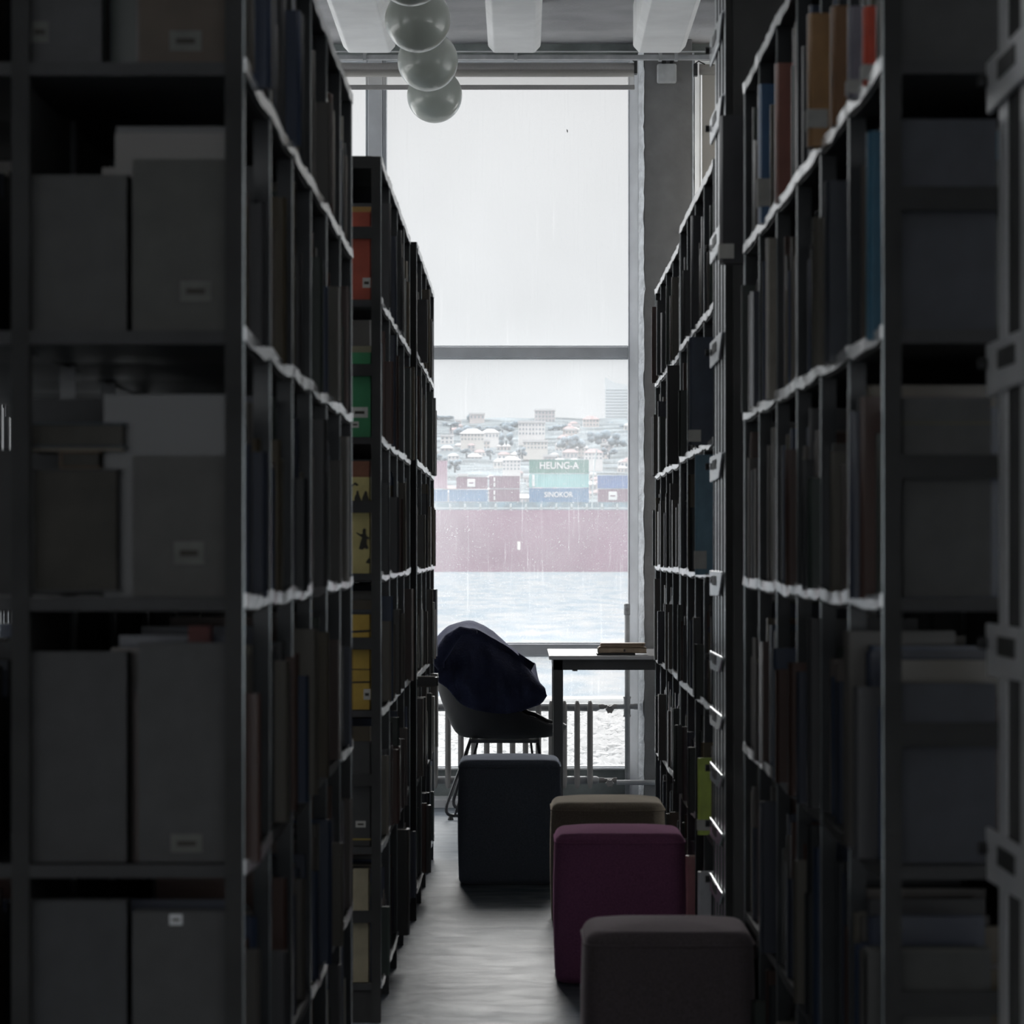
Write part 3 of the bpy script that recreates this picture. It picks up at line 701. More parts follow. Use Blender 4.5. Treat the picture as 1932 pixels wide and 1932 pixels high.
# ================================================================== OTTOMANS
def ottoman(x0, x1, y0, h, col, label):
    w = x1-x0; d = .375
    cx, cy = (x0+x1)/2, y0+d/2
    N = 22; rows = []
    # rounded box with slightly domed top and bulging sides, built by lofting superellipse rings
    prof = []
    r = .035; dome = .012
    for i in range(7): a = i/6*pi/2; prof.append((1, -r*(1-sin(a)), r*(1-cos(a))))
    rings = []
    def ring(inset, z, bulge=0):
        pts = []
        hw, hd = w/2-inset+bulge, d/2-inset+bulge; rr = .05
        rr = max(.005, rr-inset*.3)
        for (sx_, sy_, a0) in ((1,1,0),(-1,1,90),(-1,-1,180),(1,-1,270)):
            for k in range(7):
                a = radians(a0+90*k/6)
                pts.append((cx+sx_*(hw-rr)+rr*cos(a), cy+sy_*(hd-rr)+rr*sin(a), z))
        return pts
    rings.append(ring(.12, .001)); rings.append(ring(.03, .001))
    for i in range(6): a = (i+1)/6*pi/2; rings.append(ring(.022*(1-sin(a)), .001+.022*(1-cos(a))))
    for i in range(1, 8):
        k = i/8; rings.append(ring(0, .023+(h-dome-.03-.023)*k, .004*sin(k*pi)))
    zt = h-dome
    for i in range(7): a = i/6*pi/2; rings.append(ring(.03*(1-cos(a)), zt-.03+.03*sin(a)))
    for i in range(1, 9):
        k = i/8; rings.append(ring(.03+(min(w,d)/2-.036)*k, zt+dome*(1-(1-k)**2)))
    m = MB(); m.grid(rings, True)
    n = len(rings[0]); m.f.append(tuple(range(n))[::-1]); m.m.append(0); m.f.append(tuple(range((len(rings)-1)*n, len(rings)*n))); m.m.append(0)
    t = thing('ottoman', (cx, cy, 0), label, 'ottoman', 'felt ottomans standing in the aisle')
    m.build('cushion_body', M_fabric[col], t, smooth=True)
    # welted seam round the top edge
    m = MB(); rg = [Vector(p)+Vector((0,0,0)) for p in ring(-.0015, zt-.028)]; m.tube(rg+[rg[0]], .0022, 6); m.build('seam', M_fabric[col], t, smooth=True)
ottoman(-.232, .146, 1.25/(1670-HY)*F, .4775, 'grey', 'blue-grey felt ottoman standing farthest left, in front of the armchair')
ottoman(.1017, .477, 1.25/(1748-HY)*F, .422, 'cream', 'cream topped felt ottoman behind the pink one')
ottoman(.0987, .471, 1.25/(1858-HY)*F, .445, 'pink', 'pink topped felt ottoman between the cream one and the mauve one')
ottoman(.131, .482, .00109*F, .472, 'mauve', 'dull mauve felt ottoman nearest the camera at the foot of the right bookcase')

# ================================================================== BOOKCASES
LEV = [.662, .300, -.060, -.420, -.780, -1.14]        # strip tops relative to the eye
SPECS = {   # face x, near y, far y, bays, side sign, top rel eye, label
 'L1': (-.375, 5.00, 8.20, 6, -1, 1.004, 'nearest dark bookcase on the left, running along the whole left of the photo'),
 'L2': (-.370, 9.77, 12.33, 4, -1, 1.033, 'dark bookcase on the left, second from the camera, with yellow covers at its end'),
 'L3': (-.352, 12.46, 14.93, 4, -1, 1.030, 'dark bookcase on the left, the one nearest the armchair'),
 'R1': (.487, 4.98, 8.08, 6, 1, 1.012, 'nearest long bookcase on the right, with brown and red books on top shelf'),
 'R2': (.518, 9.95, 12.05, 4, 1, 1.045, 'dark bookcase on the right just behind the tall steel upright'),
 'R3': (.535, 12.48, 14.74, 4, 1, 1.030, 'dark bookcase on the right, the one nearest the reading table'),
}
DEP = .60
def shelf_mesh(m, fx, sd, y0, y1, zt, sag, xin, xout, h):
    """sagging plate from fx+sd*xin to fx+sd*xout"""
    n = 10; rows = []
    a, b = fx+sd*xin, fx+sd*xout
    for i in range(n+1):
        k = i/n; z = zt-sag*(1-(2*k-1)**2); y = y0+(y1-y0)*k
        rows.append([(a,y,z),(b,y,z),(b,y,z-h),(a,y,z-h)])
    m.grid(rows, True)
    q = len(m.v)-4*(n+1)
    m.f += [(q,q+1,q+2,q+3),(q+4*n+3,q+4*n+2,q+4*n+1,q+4*n)]; m.m += [m.k]*2
def strip_mesh(m, fx, sd, y0, y1, zt, sag, h, seed):
    n = 16; rows = []
    a = fx-sd*.004; b = fx-sd*.0005
    for i in range(n+1):
        k = i/n; y = y0+(y1-y0)*k
        z = zt-sag*(1-(2*k-1)**2)+.0025*noise.noise(Vector((y*11, seed, 0)))
        hh = h*(1+.22*noise.noise(Vector((y*7, seed+7, 0))))
        wv = sd*.004*noise.noise(Vector((y*9, seed+3, 0)))
        rows.append([(a+wv,y,z),(b,y,z),(b,y,z-hh),(a+wv*-.5,y,z-hh)])
    m.grid(rows, True)
    q = len(m.v)-4*(n+1)
    m.f += [(q,q+1,q+2,q+3),(q+4*n+3,q+4*n+2,q+4*n+1,q+4*n)]; m.m += [m.k]*2
SAG = {}
missing = {('L1',3,3)}|{('L1',4,i) for i in (1,2,3,4)}|{('L1',5,i) for i in (0,1,2,4)}|{('R1',4,i) for i in range(4)}|{('R1',5,i) for i in range(6)}|{('R1',6,i) for i in range(6)}|{('L2',5,i) for i in (1,3)}|{('R2',5,i) for i in (0,1,3)}|{('R3',5,2),('R3',4,1),('L3',5,0),('L3',4,3)}
for key, (fx, y0, y1, nb, sd, top, lab) in SPECS.items():
    t = thing('bookcase', (fx+sd*DEP/2, y0, 0), lab, 'bookcase', 'bookcases lining the aisle')
    bl = (y1-y0)/nb
    zt = EYE+top
    def bx(m, xa, xb, ya, yb, za, zb):
        m.box(min(xa,xb), max(xa,xb), ya, yb, za, zb)
    for i in range(nb+1):
        yc = y0+bl*i
        ya, yb = (yc, yc+.03) if i == 0 else ((yc-.03, yc) if i == nb else (yc-.004, yc+.004))
        m = MB(); bx(m, fx, fx+sd*.024, ya, yb, 0, zt); bx(m, fx+sd*(DEP-.024), fx+sd*DEP, ya, yb, 0, zt)
        bx(m, fx+sd*(DEP/2-.012), fx+sd*(DEP/2+.012), ya, yb, 0, zt)
        up = m.build('upright', M_end if i == 0 else M_upright, t)
        m = MB(); yt = yc+.002 if i == 0 else (yc-.012 if i == nb else yc-.005); bx(m, fx-sd*.0018, fx-sd*.0001, yt, yt+.011, .1, zt-.012)
        et = m.build('edge_glint', M_glint, t); et.parent = up  # bright strip added to give a glint line along the upright
    # end frame crossbars on the near end
    for z in ([EYE+1.033-.015]+[EYE+l+.17 for l in LEV] if key != 'L1' else [EYE+.99]):
        m = MB(); bx(m, fx+sd*.024, fx+sd*(DEP/2-.012), y0, y0+.008, z-.016, z+.016); m.build('crossbar', M_end, t)
    for li, l in enumerate([top]+LEV):
        for i in range(nb):
            ya, yb = y0+bl*i+.002, y0+bl*(i+1)-.002
            sag = random.uniform(.003, .008)
            SAG[(key, li, i)] = sag
            m = MB(); shelf_mesh(m, fx, sd, ya, yb, EYE+l-(.006 if li else 0), sag, .001, DEP-.001, .018)
            sh = m.build('shelf', M_rack, t)
            if (key, li, i) in missing: continue
            m = MB(); strip_mesh(m, fx, sd, ya+.001, yb-.001, EYE+l, sag, .019 if li else .022, li*3+i+len(key)*5)
            s2 = m.build('label_strip', M_strip, t); s2.parent = sh; s2['label'] = 'white label strip'
    if key == 'L1':  # middle panels added to stop light leaking through the bookcases
        for za, zb in ((.1, EYE+LEV[2]-.026), (EYE+LEV[1]-.03, zt-.03)):
            m = MB(); bx(m, fx+sd*(DEP/2-.003), fx+sd*(DEP/2+.003), y0+.035, y1-.035, za, zb); m.build('back_panel', M_end, t)
    else:
        m = MB(); bx(m, fx+sd*(DEP/2-.003), fx+sd*(DEP/2+.003), y0+.035, y1-.035, .1, zt-.03); m.build('back_panel', M_end, t)
    m = MB(); bx(m, fx+sd*.02, fx+sd*(DEP-.02), y0+.01, y1-.01, 0, EYE+LEV[-1]-.026); m.build('plinth', M_end, t)

# neighbouring bookcase beyond the left one (glimpsed through the gap)
t = thing('bookcase', (-2.25, 12.45, 0), 'far bookcase of the next aisle glimpsed through the gap at the left edge', 'bookcase')
for yy in (12.45, 13.7, 14.92):
    m = MB(); m.box(-2.55, -1.95, yy, yy+.03, 0, 2.25); m.build('upright', M_upright, t)
for l in [1.0]+LEV:
    m = MB(); m.box(-2.55, -1.95, 12.48, 14.92, EYE+l-.024, EYE+l-.006); m.build('shelf', M_rack, t)

# tall steel uprights with shelf brackets
def rails(name, fx, ybars, yplate, height, brs, label, ynear, yfar, knob_r=.012, plate_h=.05, panel=True, M_steel=M_steel):
    t = thing(name, (fx, yplate, 0), label, 'shelf upright')
    for i, (a, b) in enumerate(ybars):
        m = MB(); m.box(fx, fx+.0022, a, b, 0, height); m.build('rail', M_steel, t, bevel=.002)
    m = MB(); m.box(fx+.02, fx+.55, yplate, yplate+.02, 0, height); m.build('end_panel', M_end, t) if panel else None
    m = MB(); m.box(fx+.0023, fx+.05, min(a for a, b in ybars), max(b for a, b in ybars), 0, height); m.build('channel', M_end, t)
    for (z0, z1) in brs:
        m = MB(); m.prism([(yfar, z1),(ynear, z1),(ynear, z1-.008),(ynear+(yfar-ynear)*.25, z0+.004),(yfar-.01,z0)], fx-.008, fx-.001, 'x')
        br = m.build('shelf_bracket', M_steel, t, bevel=.002)
        m = MB(); zc = (z0+z1)/2+.008; yc = yfar-(yfar-ynear)*.42
        m.prism([(yc+dy, zc+dz) for dy, dz in ((-.08,-.012),(.08,-.012),(.08,.012),(-.08,.012))], fx-.010, fx-.0081, 'x')
        kb = m.build('bolt_slot', M_black, t); kb.parent = br
        m = MB(); m.tube([(fx-.009,yfar-.02,zc),(fx-.020,yfar-.02,zc)], knob_r, 8); kb = m.build('bolt', M_black, t); kb.parent = br
sA = .00137
brs = [(ZZ(py+24, sA), ZZ(py-24, sA)) for py in (-110, 100, 248, 474, 671, 886, 1100)]+[(ZZ(py+17,sA), ZZ(py-17,sA)) for py in (1245,1350,1455,1560,1665,1790)]
rails('steel_upright', .497, [(9.45,9.50),(9.32,9.365),(9.18,9.225),(9.04,9.085)], 9.02, 3.3, brs, 'tall steel upright with shelf brackets between the two right bookcases', 9.05, 9.62, knob_r=.009)
brs = [(EYE+z-.068, EYE+z) for z in (.992,.628,.264,-.096,-.36,-.72)]
rails('steel_upright', .609, [(4.65,4.73),(4.44,4.525)], 4.75, 3.3, brs, 'blurred steel upright with bright brackets cut by the right photo edge', 4.30, 4.80, knob_r=.008, panel=False, M_steel=M_steel_lit)

# ------------------------------------------------------------------ books
def book_mesh(name, d, th, h, mc, mp):
    """spine at x=0 facing -x, body to +x, thickness along y, bottom z=0"""
    m = MB(); b = .0025
    m.k = 0
    sp = [(.004,0)]+[(.004-.007*sin(pi*k/6)*min(1, th/.03), th*k/6) for k in range(1, 6)]+[(.004,th)]
    poly = [(d,0),(d,b),(.007,b),(.007,th-b),(d,th-b),(d,th)]+sp[::-1]
    m.prism(poly, 0, h)
    m.k = 1
    m.box(.007, d-.004, b, th-b, .003, h-.004)
    me_o = m.build(name, [mc, mp])
    me = me_o.data; bpy.data.objects.remove(me_o)
    return me
protos = []
for i in range(14):
    d = random.uniform(.15, .21); th = random.choice((.018,.024,.03,.036,.042,.05)); h = random.choice((.19,.21,.225,.24,.255,.27,.285))
    protos.append((d, th, h, book_mesh('book', d, th, h, M_book, M_pages)))
names = {'L1':'front left bookcase','L2':'middle left bookcase','L3':'rear left bookcase','R1':'front right bookcase','R2':'middle right bookcase','R3':'rear right bookcase'}
lvn = ['top','second','third','fourth','fifth','lowest']
cands = []; spans = []     # hero spans to keep free: (key, level, ya, yb)
HERO = []
def hero(key, li, px0, px1, py0, py1, col, label, rough=.3, lab=None, face=None, tilt=0, th=None):
    """a book whose side toward the camera shows at photo columns px0..px1 past its neighbours"""
    fx, y0, y1, nb, sd, top, _ = SPECS[key]
    face = (fx+sd*.006) if face is None else face
    edge_in = px1 if sd > 0 else px0; edge_out = px0 if sd > 0 else px1
    s = face/(edge_in-VX)
    y = s*F; xo = XX(edge_out, s)
    th = th or .045
    zs = EYE+LEV[li]-.005; hgt = min(.335, ZZ(py0, s)-zs)
    HERO.append((key, li, y, xo, hgt, th, col, label, rough, lab, tilt, s))
    spans.append((key, li, y-.005, y+th+.004))
hero('R1',0,1433,1450,150,360,(.08,.20,.40),'blue spine book standing on the top shelf near the steel upright end',lab=(.12,.32))
hero('R1',0,1527,1560,15,260,(.55,.30,.12),'brown leather book with a grey band low on its spine, top shelf', lab=(.14,.28))
hero('R1',0,1571,1590,0,200,(.38,.20,.10),'narrower brown book just in front of the banded brown one')
hero('R1',0,1604,1630,0,150,(.34,.32,.38),'grey-violet book left of the red one on the top shelf',lab=(.05,.2))
hero('R1',0,1632,1650,0,110,(.95,.13,.07),'red book standing on the top shelf of the nearest right bookcase',lab=(.05,.25))
hero('R1',0,1360,1392,200,455,(.035,.035,.04),'tall black binder jutting into the aisle at the far end of the top shelf',lab=(.03,.13),th=.06,face=.492)
hero('R1',0,1465,1480,110,330,(.40,.15,.11),'dark red book standing beside the blue spine book on the top shelf',tilt=3)
hero('R1',1,1448,1470,440,560,(.40,.36,.30),'faded grey-brown book on the second shelf, far end')
hero('R1',1,1560,1590,330,540,(.06,.07,.09),'dark slate book sticking out of the second shelf')
hero('R1',1,1640,1662,235,560,(.07,.20,.30),'deep teal book near the front end of the second shelf')
hero('R2',3,1311,1327,1210,1395,(.05,.06,.05),'dark file box on the fourth shelf behind the steel upright')
hero('R2',4,1318,1340,1425,1590,(.60,.75,.16),'yellow-green book on the fifth shelf beside the steel upright',lab=(.06,.2),th=.035)
hero('R2',1,1302,1341,630,850,(.06,.08,.12),'dark blue folder jutting out of the second shelf', lab=(.03,.14))
hero('R2',2,1313,1338,850,1075,(.20,.36,.46),'teal and tan book on the third shelf behind the steel upright', lab=(.05,.2))
hero('R3',1,1260,1284,650,860,(.03,.03,.03),'black box file jutting out of the second shelf by the table')
hero('R2',0,1305,1318,400,600,(.07,.07,.08),'dark narrow book jutting out of the top shelf behind the steel upright')
hero('R2',5,1295,1314,1610,1730,(.60,.54,.40),'beige folder on the lowest shelf beside the pink ottoman')
hero('R2',5,1318,1340,1640,1735,(.65,.65,.68),'pale grey box on the lowest shelf beside the pink ottoman')
hero('L2',3,737,719,1163,1330,(.20,.17,.04),'olive book sticking out of the fourth shelf at the near end', lab=(.04,.2))
hero('L3',3,770,816,1305,1490,(.04,.04,.04),'black box file jutting out toward the radiator, fourth shelf')
hero('L3',0,789,806,560,665,(.05,.05,.055),'dark file jutting out of the top shelf by the armchair')
hero('L3',1,810,823,770,868,(.03,.03,.03),'dark folder jutting out over the window edge, second shelf')
hero('L2',5,745,771,1560,1792,(.035,.035,.035),'large black box file at the aisle edge of the lowest shelf',th=.08)
hero('L3',5,793,812,1515,1640,(.10,.10,.10),'grey box file on the lowest shelf near the chair legs')

# special 'MS' book at the far end of R3
s_ = 14.70/F
HERO.append(('R3',1,14.70-.028,XX(1230,s_),.235,.026,(.02,.02,.02),'thin black book with the pale letters M and S jutting out over the column',.4,'MS',0,s_))
spans.append(('R3',1,14.66,14.76))

def hero_build():
    for (key, li, y, xo, hgt, th, col, label, rough, lab, tilt, s) in HERO:
        fx, y0, y1, nb, sd, top, _ = SPECS[key]
        y = max(y, y0+.034)
        z0 = EYE+LEV[li]-.0055-.008
        d = .20
        t = thing('book', (xo, y, z0), label, 'book')
        mc = mat('cover_'+str(round(col[0]*1000))+'_'+str(round(col[1]*1000))+'_'+str(round(col[2]*1000)), col, rough, nscale=20, namt=.2)
        m = MB(); b = .003
        sp_ = [(.004,0)]+[(.004-.006*sin(pi*k/8), th*k/8) for k in range(1, 8)]+[(.004,th)]
        poly = [(d,0),(d,b),(.008,b),(.008,th-b),(d,th-b),(d,th)]+sp_[::-1]
        poly = [(xo+sd*a, y+b_) for a, b_ in poly]
        if sd < 0: poly = poly[::-1]
        m.prism(poly, z0, z0+hgt); cv = m.build('cover', mc, t)
        m = MB(); xa, xb = sorted((xo+sd*.008, xo+sd*(d-.005))); m.box(xa, xb, y+b, y+th-b, z0+.003, z0+hgt-.004); m.build('pages', M_pages, t)
        if lab == 'MS':
            for ch, py in (('M', 793), ('S', 812)):
                me = text_mesh(ch, .022); me.materials.append(M_label)
                o = bpy.data.objects.new('lettering', me); C.objects.link(o); o.parent = t
                o.location = (.012, -.001, ZZ(py, s)-z0); o.rotation_euler = (radians(90),0,0)
        elif lab:
            za, zb = z0+hgt*lab[0], z0+hgt*lab[1]
            xa, xb = sorted((xo-sd*.0025, xo+sd*.030)); m = MB(); m.box(xa, xb, y-.0008, y, za, zb)
            xc, xd = sorted((xo-sd*.0032, xo-sd*.0022)); m.box(xc, xd, y, y+th, za, zb)
            q = m.build('call_number_label', M_label, t); q['label'] = 'pale spine label'
hero_build()

# rows of books
n_ind = 0
for key, (fx, y0, y1, nb, sd, top, lab) in SPECS.items():
    bl = (y1-y0)/nb
    for li, l in enumerate(LEV):
        z = EYE+l-.006
        y = y0+.034
        sp_here = [s for s in spans if s[0] == key and s[1] == li]
        prev_x = fx+sd*.02
        if (key[0] == 'L' or key == 'R1'): y += .045   # first book = end cover book
        while y < y1-.06:
            d, th, h, me = random.choice(protos)
            hit = [s for s in sp_here if y < s[3] and y+th > s[2]]
            if hit: y = max(s[3] for s in hit)+.001; continue
            bi = int((y-y0)/bl); edge = y0+bl*(bi+1)
            if y+th > edge-.006 and bi < nb-1: y = edge+.006; continue
            if y+th > y1-.034: break
            if random.random() < .035: y += random.uniform(.04, .14); continue
            k = (y-y0-bl*bi)/bl
            zz = z-SAG[(key, li+1, bi)]*(1-(2*k-1)**2)
            back = random.uniform(.004, .03)
            if random.random() < .10: back = random.uniform(-.022, .0)
            if any(-.1 < s[2]-y < 1.1 for s in sp_here) and key in ('R1','R2'): back = max(back, .007)
            hh = random.uniform(.92, 1.12)
            x = fx+sd*back
            # visible pixels: step past the nearer neighbour + spine
            step = max(0, (prev_x-x)*sd)*F/y
            spine = abs(x)*F*th/(y*y)
            vis = (step+spine*.6)*h*F/y
            dim = 1.0
            cands.append((vis, key, li, x, y, zz, sd, d, th, h*hh, hh, me))
            prev_x = x
            y += th+random.uniform(.0006, .003)
cands.sort(key=lambda c: -c[0])
IND = 255
per = {}
for c in cands[:IND]:
    vis, key, li, x, y, zz, sd, d, th, h, hh, me = c
    o = bpy.data.objects.new('book', me); C.objects.link(o)
    o.location = (x, y, zz+.0005); o.scale = (1, 1, hh)
    if sd < 0: o.rotation_euler = (0,0,pi); o.location.y = y+th
    tag(o, 'plain dark book standing in the row on the %s shelf of the %s' % (lvn[li], names[key]), 'book', 'row of dark books, %s shelf of the %s' % (lvn[li], names[key]))
m = MB()
def block(m, x, y, zz, sd, d, th, h):
    xs = [x+sd*.004, x+sd*d]
    poly = [(x+sd*d, y), (x+sd*.003, y), (x-sd*.001, y+th*.2), (x-sd*.0025, y+th*.5), (x-sd*.001, y+th*.8), (x+sd*.003, y+th), (x+sd*d, y+th)]
    if sd < 0: poly = poly[::-1]
    m.prism(poly, zz+.0005, zz+h)
for c in cands[IND:]:
    vis, key, li, x, y, zz, sd, d, th, h, hh, me = c
    block(m, x, y, zz, sd, d, th, h)
# rows on the far sides of the bookcases and in the next aisle
for key, (fx, y0, y1, nb, sd, top, lab) in SPECS.items():
    for li, l in enumerate(LEV):
        if key == 'L1' and li == 2: continue
        y = y0+.09
        while y < y1-.08:
            th = random.uniform(.03, .06)
            block(m, fx+sd*(DEP-.012), y, EYE+l-.006, -sd, .2, th, random.uniform(.19,.29)); y += th+.002
rb = tag(m.build('book_rows', M_bookI), 'remaining dark books packed in rows on the shelves of all the bookcases', 'books', kind='stuff')
m = MB()
for li, l in enumerate(LEV):
    y = 12.5
    while y < 14.85:
        th = random.uniform(.02, .05); block(m, -1.955+random.uniform(-.015,.01), y, EYE+l-.006, -1, .2, th, random.uniform(.2,.28)); y += th+.003
tag(m.build('book_rows', mat('pale_glossy_books', (.32,.33,.34), .2, nscale=3)), 'rows of books with shiny edges glimpsed in the next aisle at the far left', 'books', kind='stuff')

# ------------------------------------------------------------------ books whose covers face the camera at the bookcase ends
def cover_book(key, li, px0, px1, py0, col, label, labs=(), figs=None, z1=None, band=None, th=.035, yoff=0):
    fx, y0, y1, nb, sd, top, _ = SPECS[key]
    y = y0+.034+yoff; s = y/F
    z0 = EYE+LEV[li]-.006+.0005
    xa, xb = XX(px0,s), XX(px1,s); zt = ZZ(py0,s)
    t = thing('book', ((xa+xb)/2, y, z0), label, 'book')
    lm = M_label_shaded if key in ('L1','R1') else M_label
    mc = mat('endcover_%d_%d_%d' % tuple(round(c*1000) for c in col), col, .5, nscale=18, namt=.18)
    m = MB(); m.box(xa,xb,y,y+.003,z0,zt); m.box(xa,xb,y+th-.003,y+th,z0,zt); m.box((xb-.003) if sd < 0 else xa, xb if sd < 0 else xa+.003, y, y+th, z0, zt); m.build('cover', mc, t)
    m = MB(); m.box(xa+.004,xb-.004,y+.003,y+th-.003,z0+.003,zt-.003); m.build('pages', M_pages, t)
    for (a, b, c, d) in labs:
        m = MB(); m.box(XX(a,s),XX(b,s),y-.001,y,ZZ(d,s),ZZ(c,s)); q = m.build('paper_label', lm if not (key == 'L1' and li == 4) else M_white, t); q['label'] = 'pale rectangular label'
        m = MB(); w = XX(b,s)-XX(a,s); hh = ZZ(c,s)-ZZ(d,s); m.box(XX(a,s)+w*.2,XX(b,s)-w*.2,y-.0014,y-.001,ZZ(d,s)+hh*.35,ZZ(d,s)+hh*.62); q2 = m.build('label_print', M_ink, t)
    if band:
        m = MB(); m.box(xa,xb,y-.001,y,ZZ(band[1],s),ZZ(band[0],s)); m.build('cover_band', mat('band_%d' % int(band[0]), band[2], .5), t)
    if figs:
        m = MB()
        for (pts) in figs:
            m.prism([(XX(a,s),ZZ(b,s)) for a, b in pts], y-.0012, y-.0002, 'y')
        m.build('printed_figures', M_ink, t)
# L2 end
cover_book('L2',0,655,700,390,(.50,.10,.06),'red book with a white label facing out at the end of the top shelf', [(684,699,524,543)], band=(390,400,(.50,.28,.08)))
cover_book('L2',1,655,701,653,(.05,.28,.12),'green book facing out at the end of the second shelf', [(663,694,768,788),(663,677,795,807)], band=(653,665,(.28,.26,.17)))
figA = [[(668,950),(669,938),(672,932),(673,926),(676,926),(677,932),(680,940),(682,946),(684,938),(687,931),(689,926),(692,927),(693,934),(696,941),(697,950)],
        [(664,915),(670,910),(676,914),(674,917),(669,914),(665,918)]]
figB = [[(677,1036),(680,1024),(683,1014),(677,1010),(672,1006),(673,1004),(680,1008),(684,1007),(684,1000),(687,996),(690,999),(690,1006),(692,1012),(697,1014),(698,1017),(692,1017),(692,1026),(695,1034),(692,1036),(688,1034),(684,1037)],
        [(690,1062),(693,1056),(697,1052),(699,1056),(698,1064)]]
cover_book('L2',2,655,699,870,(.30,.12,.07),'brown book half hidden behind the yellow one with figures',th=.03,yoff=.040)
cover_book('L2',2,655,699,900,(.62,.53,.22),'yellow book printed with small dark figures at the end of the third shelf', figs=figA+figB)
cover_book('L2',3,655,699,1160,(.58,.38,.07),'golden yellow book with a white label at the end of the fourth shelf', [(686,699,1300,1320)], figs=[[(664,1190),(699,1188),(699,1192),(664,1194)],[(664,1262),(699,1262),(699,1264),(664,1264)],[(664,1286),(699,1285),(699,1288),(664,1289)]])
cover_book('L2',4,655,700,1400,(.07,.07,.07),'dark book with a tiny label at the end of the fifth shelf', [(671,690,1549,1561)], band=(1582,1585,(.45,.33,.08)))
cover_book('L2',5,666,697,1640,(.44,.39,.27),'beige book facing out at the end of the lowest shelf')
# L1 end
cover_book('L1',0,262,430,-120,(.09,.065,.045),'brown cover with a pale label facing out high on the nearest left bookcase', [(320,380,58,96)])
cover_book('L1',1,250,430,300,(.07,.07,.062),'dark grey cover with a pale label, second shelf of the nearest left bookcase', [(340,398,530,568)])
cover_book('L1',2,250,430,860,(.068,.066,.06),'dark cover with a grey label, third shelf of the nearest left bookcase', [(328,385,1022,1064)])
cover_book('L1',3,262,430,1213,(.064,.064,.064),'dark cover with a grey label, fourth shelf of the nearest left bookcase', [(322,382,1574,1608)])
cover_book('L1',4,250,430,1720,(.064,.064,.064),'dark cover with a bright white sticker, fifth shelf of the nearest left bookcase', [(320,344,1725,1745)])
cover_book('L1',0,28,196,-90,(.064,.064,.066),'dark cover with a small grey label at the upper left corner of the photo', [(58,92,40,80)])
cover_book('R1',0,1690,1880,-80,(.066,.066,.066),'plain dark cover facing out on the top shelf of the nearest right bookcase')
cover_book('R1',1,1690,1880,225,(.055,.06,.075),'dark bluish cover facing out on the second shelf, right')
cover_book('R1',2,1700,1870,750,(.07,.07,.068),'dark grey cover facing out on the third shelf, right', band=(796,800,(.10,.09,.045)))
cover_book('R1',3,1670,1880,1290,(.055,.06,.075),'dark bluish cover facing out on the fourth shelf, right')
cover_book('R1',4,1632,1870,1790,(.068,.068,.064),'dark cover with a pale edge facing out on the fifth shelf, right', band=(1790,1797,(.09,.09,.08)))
for li, tp, c in ((0,-40,(.05,.05,.05)),(1,330,(.06,.06,.057)),(3,1230,(.055,.055,.056)),(4,1700,(.05,.052,.055))):
    if li == 0: continue
    cover_book('L1',li,44,243,tp,c,'dark cover left of the labelled one on the %s shelf of the front left bookcase' % lvn[li])
cover_book('L1',2,52,245,752,(.045,.047,.05),'dark cover behind the flat pile, second row at the far left',yoff=.26)
cover_book('L1',2,-70,51,848,(.045,.045,.045),'low dark cover at the left photo edge under the bright striped gap',yoff=.26)
# flat stack on L1 third shelf
s_ = 5.03/F
def flat(px0, px1, py0, py1, col, label, y0_=5.04, d=.2):
    s = y0_/F; xa, xb, za, zb = XX(px0,s), XX(px1,s), ZZ(py1,s), ZZ(py0,s)
    t = thing('book', (xa, y0_, za), label, 'book')
    mc = mat('flat_%d' % int(px1+py0), col, .35, nscale=12)
    m = MB(); m.box(xa,xb,y0_,y0_+d,za+.0003,za+.003); m.box(xa,xb,y0_,y0_+d,zb-.003,zb-.0003); m.box(xa,xa+.003,y0_,y0_+d,za+.0003,zb-.0003); m.build('cover', mc, t, bevel=.001)
    m = MB(); m.box(xa+.004,xb-.004,y0_+.004,y0_+d-.004,za+.003,zb-.003); m.build('pages', mat('dark_pages', (.075,.07,.06), .8) if px1 != 232 else M_pages, t)  # darker page block, except in the thin booklet
flat(60, 225, 884, 1117, (.06,.06,.06), 'thick dark volume lying at the bottom of the flat pile at the far left')
flat(112, 190, 851, 884, (.12,.07,.03), 'small orange-brown book lying under the teal one at the far left')
flat(40, 232, 845, 851, (.19,.16,.12), 'thin tan booklet lying directly under the teal book at the far left')
flat(52, 236, 797, 845, (.035,.055,.07), 'dark teal book lying on top of the flat pile at the far left')
s_ = 5.02/F
t = thing('book', P(355, 1180, s_), 'small dull red book end peeking out under the third shelf, left', 'book')
m = MB(); s_ = 5.08/F; a, b = P(355,1213,s_), P(395,1181,s_); m.box(a.x,b.x,5.08,5.14,EYE+LEV[3]-.0055,b.z); m.build('cover', mat('dull_red', (.13,.03,.027), .6), t)
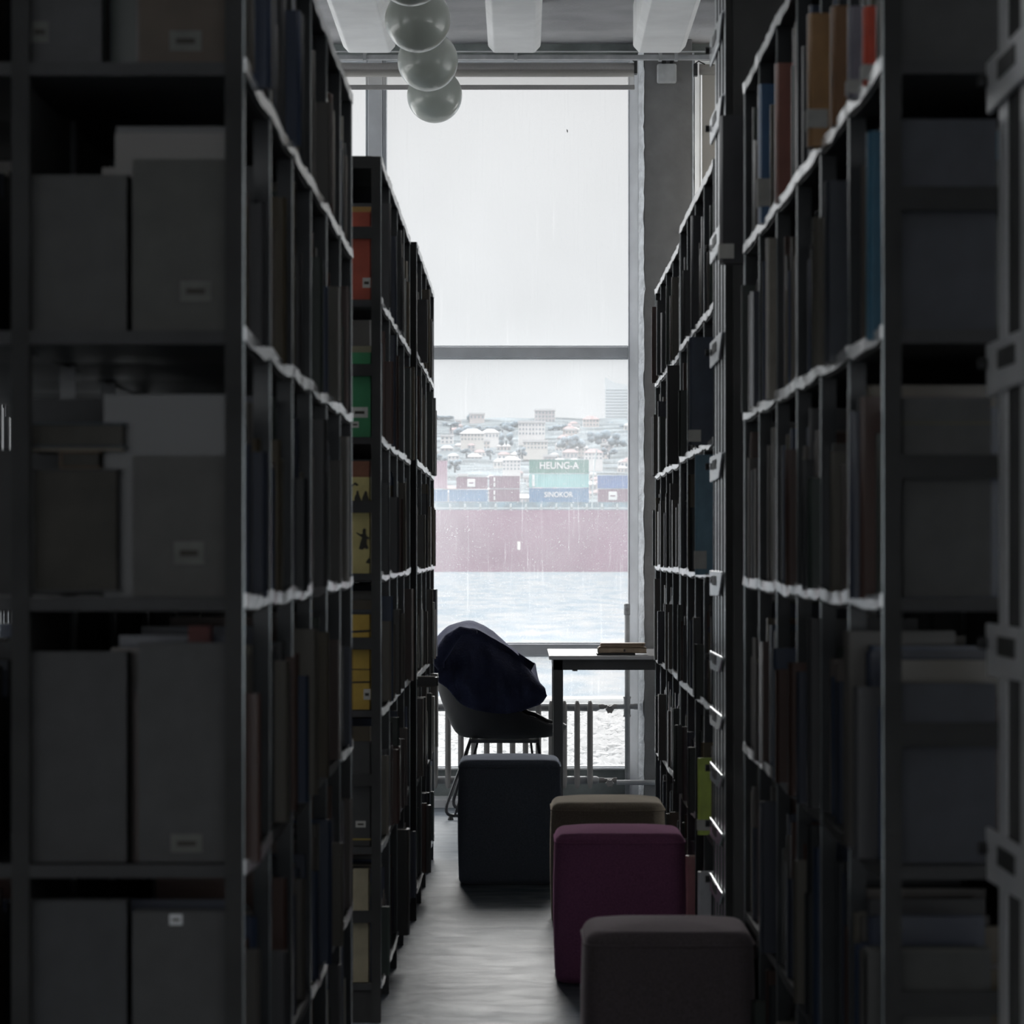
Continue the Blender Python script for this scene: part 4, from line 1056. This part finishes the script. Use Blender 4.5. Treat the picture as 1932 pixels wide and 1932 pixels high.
# ================================================================== LIGHT
w = bpy.data.worlds.new('overcast'); sc.world = w; w.use_nodes = True
nt = w.node_tree; nt.nodes.clear()
out = nt.nodes.new('ShaderNodeOutputWorld'); bg = nt.nodes.new('ShaderNodeBackground')
tc = nt.nodes.new('ShaderNodeTexCoord'); sep = nt.nodes.new('ShaderNodeSeparateXYZ'); nt.links.new(tc.outputs['Generated'], sep.inputs[0])
r = nt.nodes.new('ShaderNodeValToRGB')
e = r.color_ramp.elements
e[0].position = 0; e[0].color = (.74,.775,.80,1)
e[1].position = 1; e[1].color = (1.0,1.0,1.0,1)
x_ = e.new(.12); x_.color = (.80,.81,.82,1)
nt.links.new(sep.outputs['Z'], r.inputs[0]); nt.links.new(r.outputs[0], bg.inputs['Color'])
mr = nt.nodes.new('ShaderNodeMapRange'); mr.inputs[1].default_value = .14; mr.inputs[2].default_value = .7; mr.inputs[3].default_value = .80; mr.inputs[4].default_value = 4.2
nt.links.new(sep.outputs['Z'], mr.inputs[0]); nt.links.new(mr.outputs[0], bg.inputs['Strength'])
nt.links.new(bg.outputs[0], out.inputs[0])
sl = bpy.data.lights.new('veiled_sun', 'SUN'); sl.energy = 1.3; sl.angle = radians(18); sl.color = (1,.99,.97)
so = bpy.data.objects.new('veiled_sun', sl); C.objects.link(so); so.rotation_euler = (-(pi/2-radians(19)), 0, 0); so.location = (0, 30, 12)
def portal(name, loc, rot, sx_, sy_):
    l = bpy.data.lights.new(name, 'AREA'); l.shape = 'RECTANGLE'; l.size = sx_; l.size_y = sy_
    l.cycles.is_portal = True
    o = bpy.data.objects.new(name, l); C.objects.link(o); o.location = loc; o.rotation_euler = rot
xr = wx(1320)+2.6
portal('window_portal', ((-5.99+xr)/2, WY+.3, (WBOT+WTOP)/2), (radians(-90),0,0), xr+6, WTOP-WBOT)
portal('side_window_portal', (-RX-.21, 6.4, 2.1), (0,radians(-90),0), 2.4, 6.4)
portal('left_corner_portal', (-RX-.21, 14.8, 2.0), (0,radians(-90),0), 3.2, 5.2)
portal('right_side_portal', (RX+.21, 6.4, 2.15), (0,radians(90),0), 2.5, 6.4)
portal('right_corner_portal', (RX+.21, 14.8, 2.0), (0,radians(90),0), 3.2, 5.2)
portal('back_fill_portal', (0, YB-.21, 1.925), (radians(90),0,0), 10.4, 3.15)
# ================================================================== CAMERA
cam = bpy.data.cameras.new('camera'); co = bpy.data.objects.new('camera', cam); C.objects.link(co)
co.location = (0,0,EYE); co.rotation_euler = (radians(90),0,0)
cam.sensor_width = 36; cam.sensor_fit = 'HORIZONTAL'; cam.lens = F/1932*36
cam.shift_x = -(VX-966)/1932; cam.shift_y = (HY-966)/1932
cam.clip_start = .1; cam.clip_end = 6000
cam.dof.use_dof = True; cam.dof.focus_distance = 21.0; cam.dof.aperture_fstop = cam.lens/10.0
sc.camera = co
for o in EMP:
    if '_w' in o: del o['_w']
sc.view_settings.view_transform = 'Standard'; sc.view_settings.look = 'None'; sc.view_settings.gamma = 1; sc.view_settings.exposure = .2
sc.view_settings.use_curve_mapping = False
cy = sc.cycles
cy.use_denoising = True; cy.max_bounces = 8; cy.diffuse_bounces = 5; cy.glossy_bounces = 4; cy.transparent_max_bounces = 12; cy.transmission_bounces = 4
cy.sample_clamp_indirect = 4.0; cy.caustics_reflective = False; cy.caustics_refractive = False
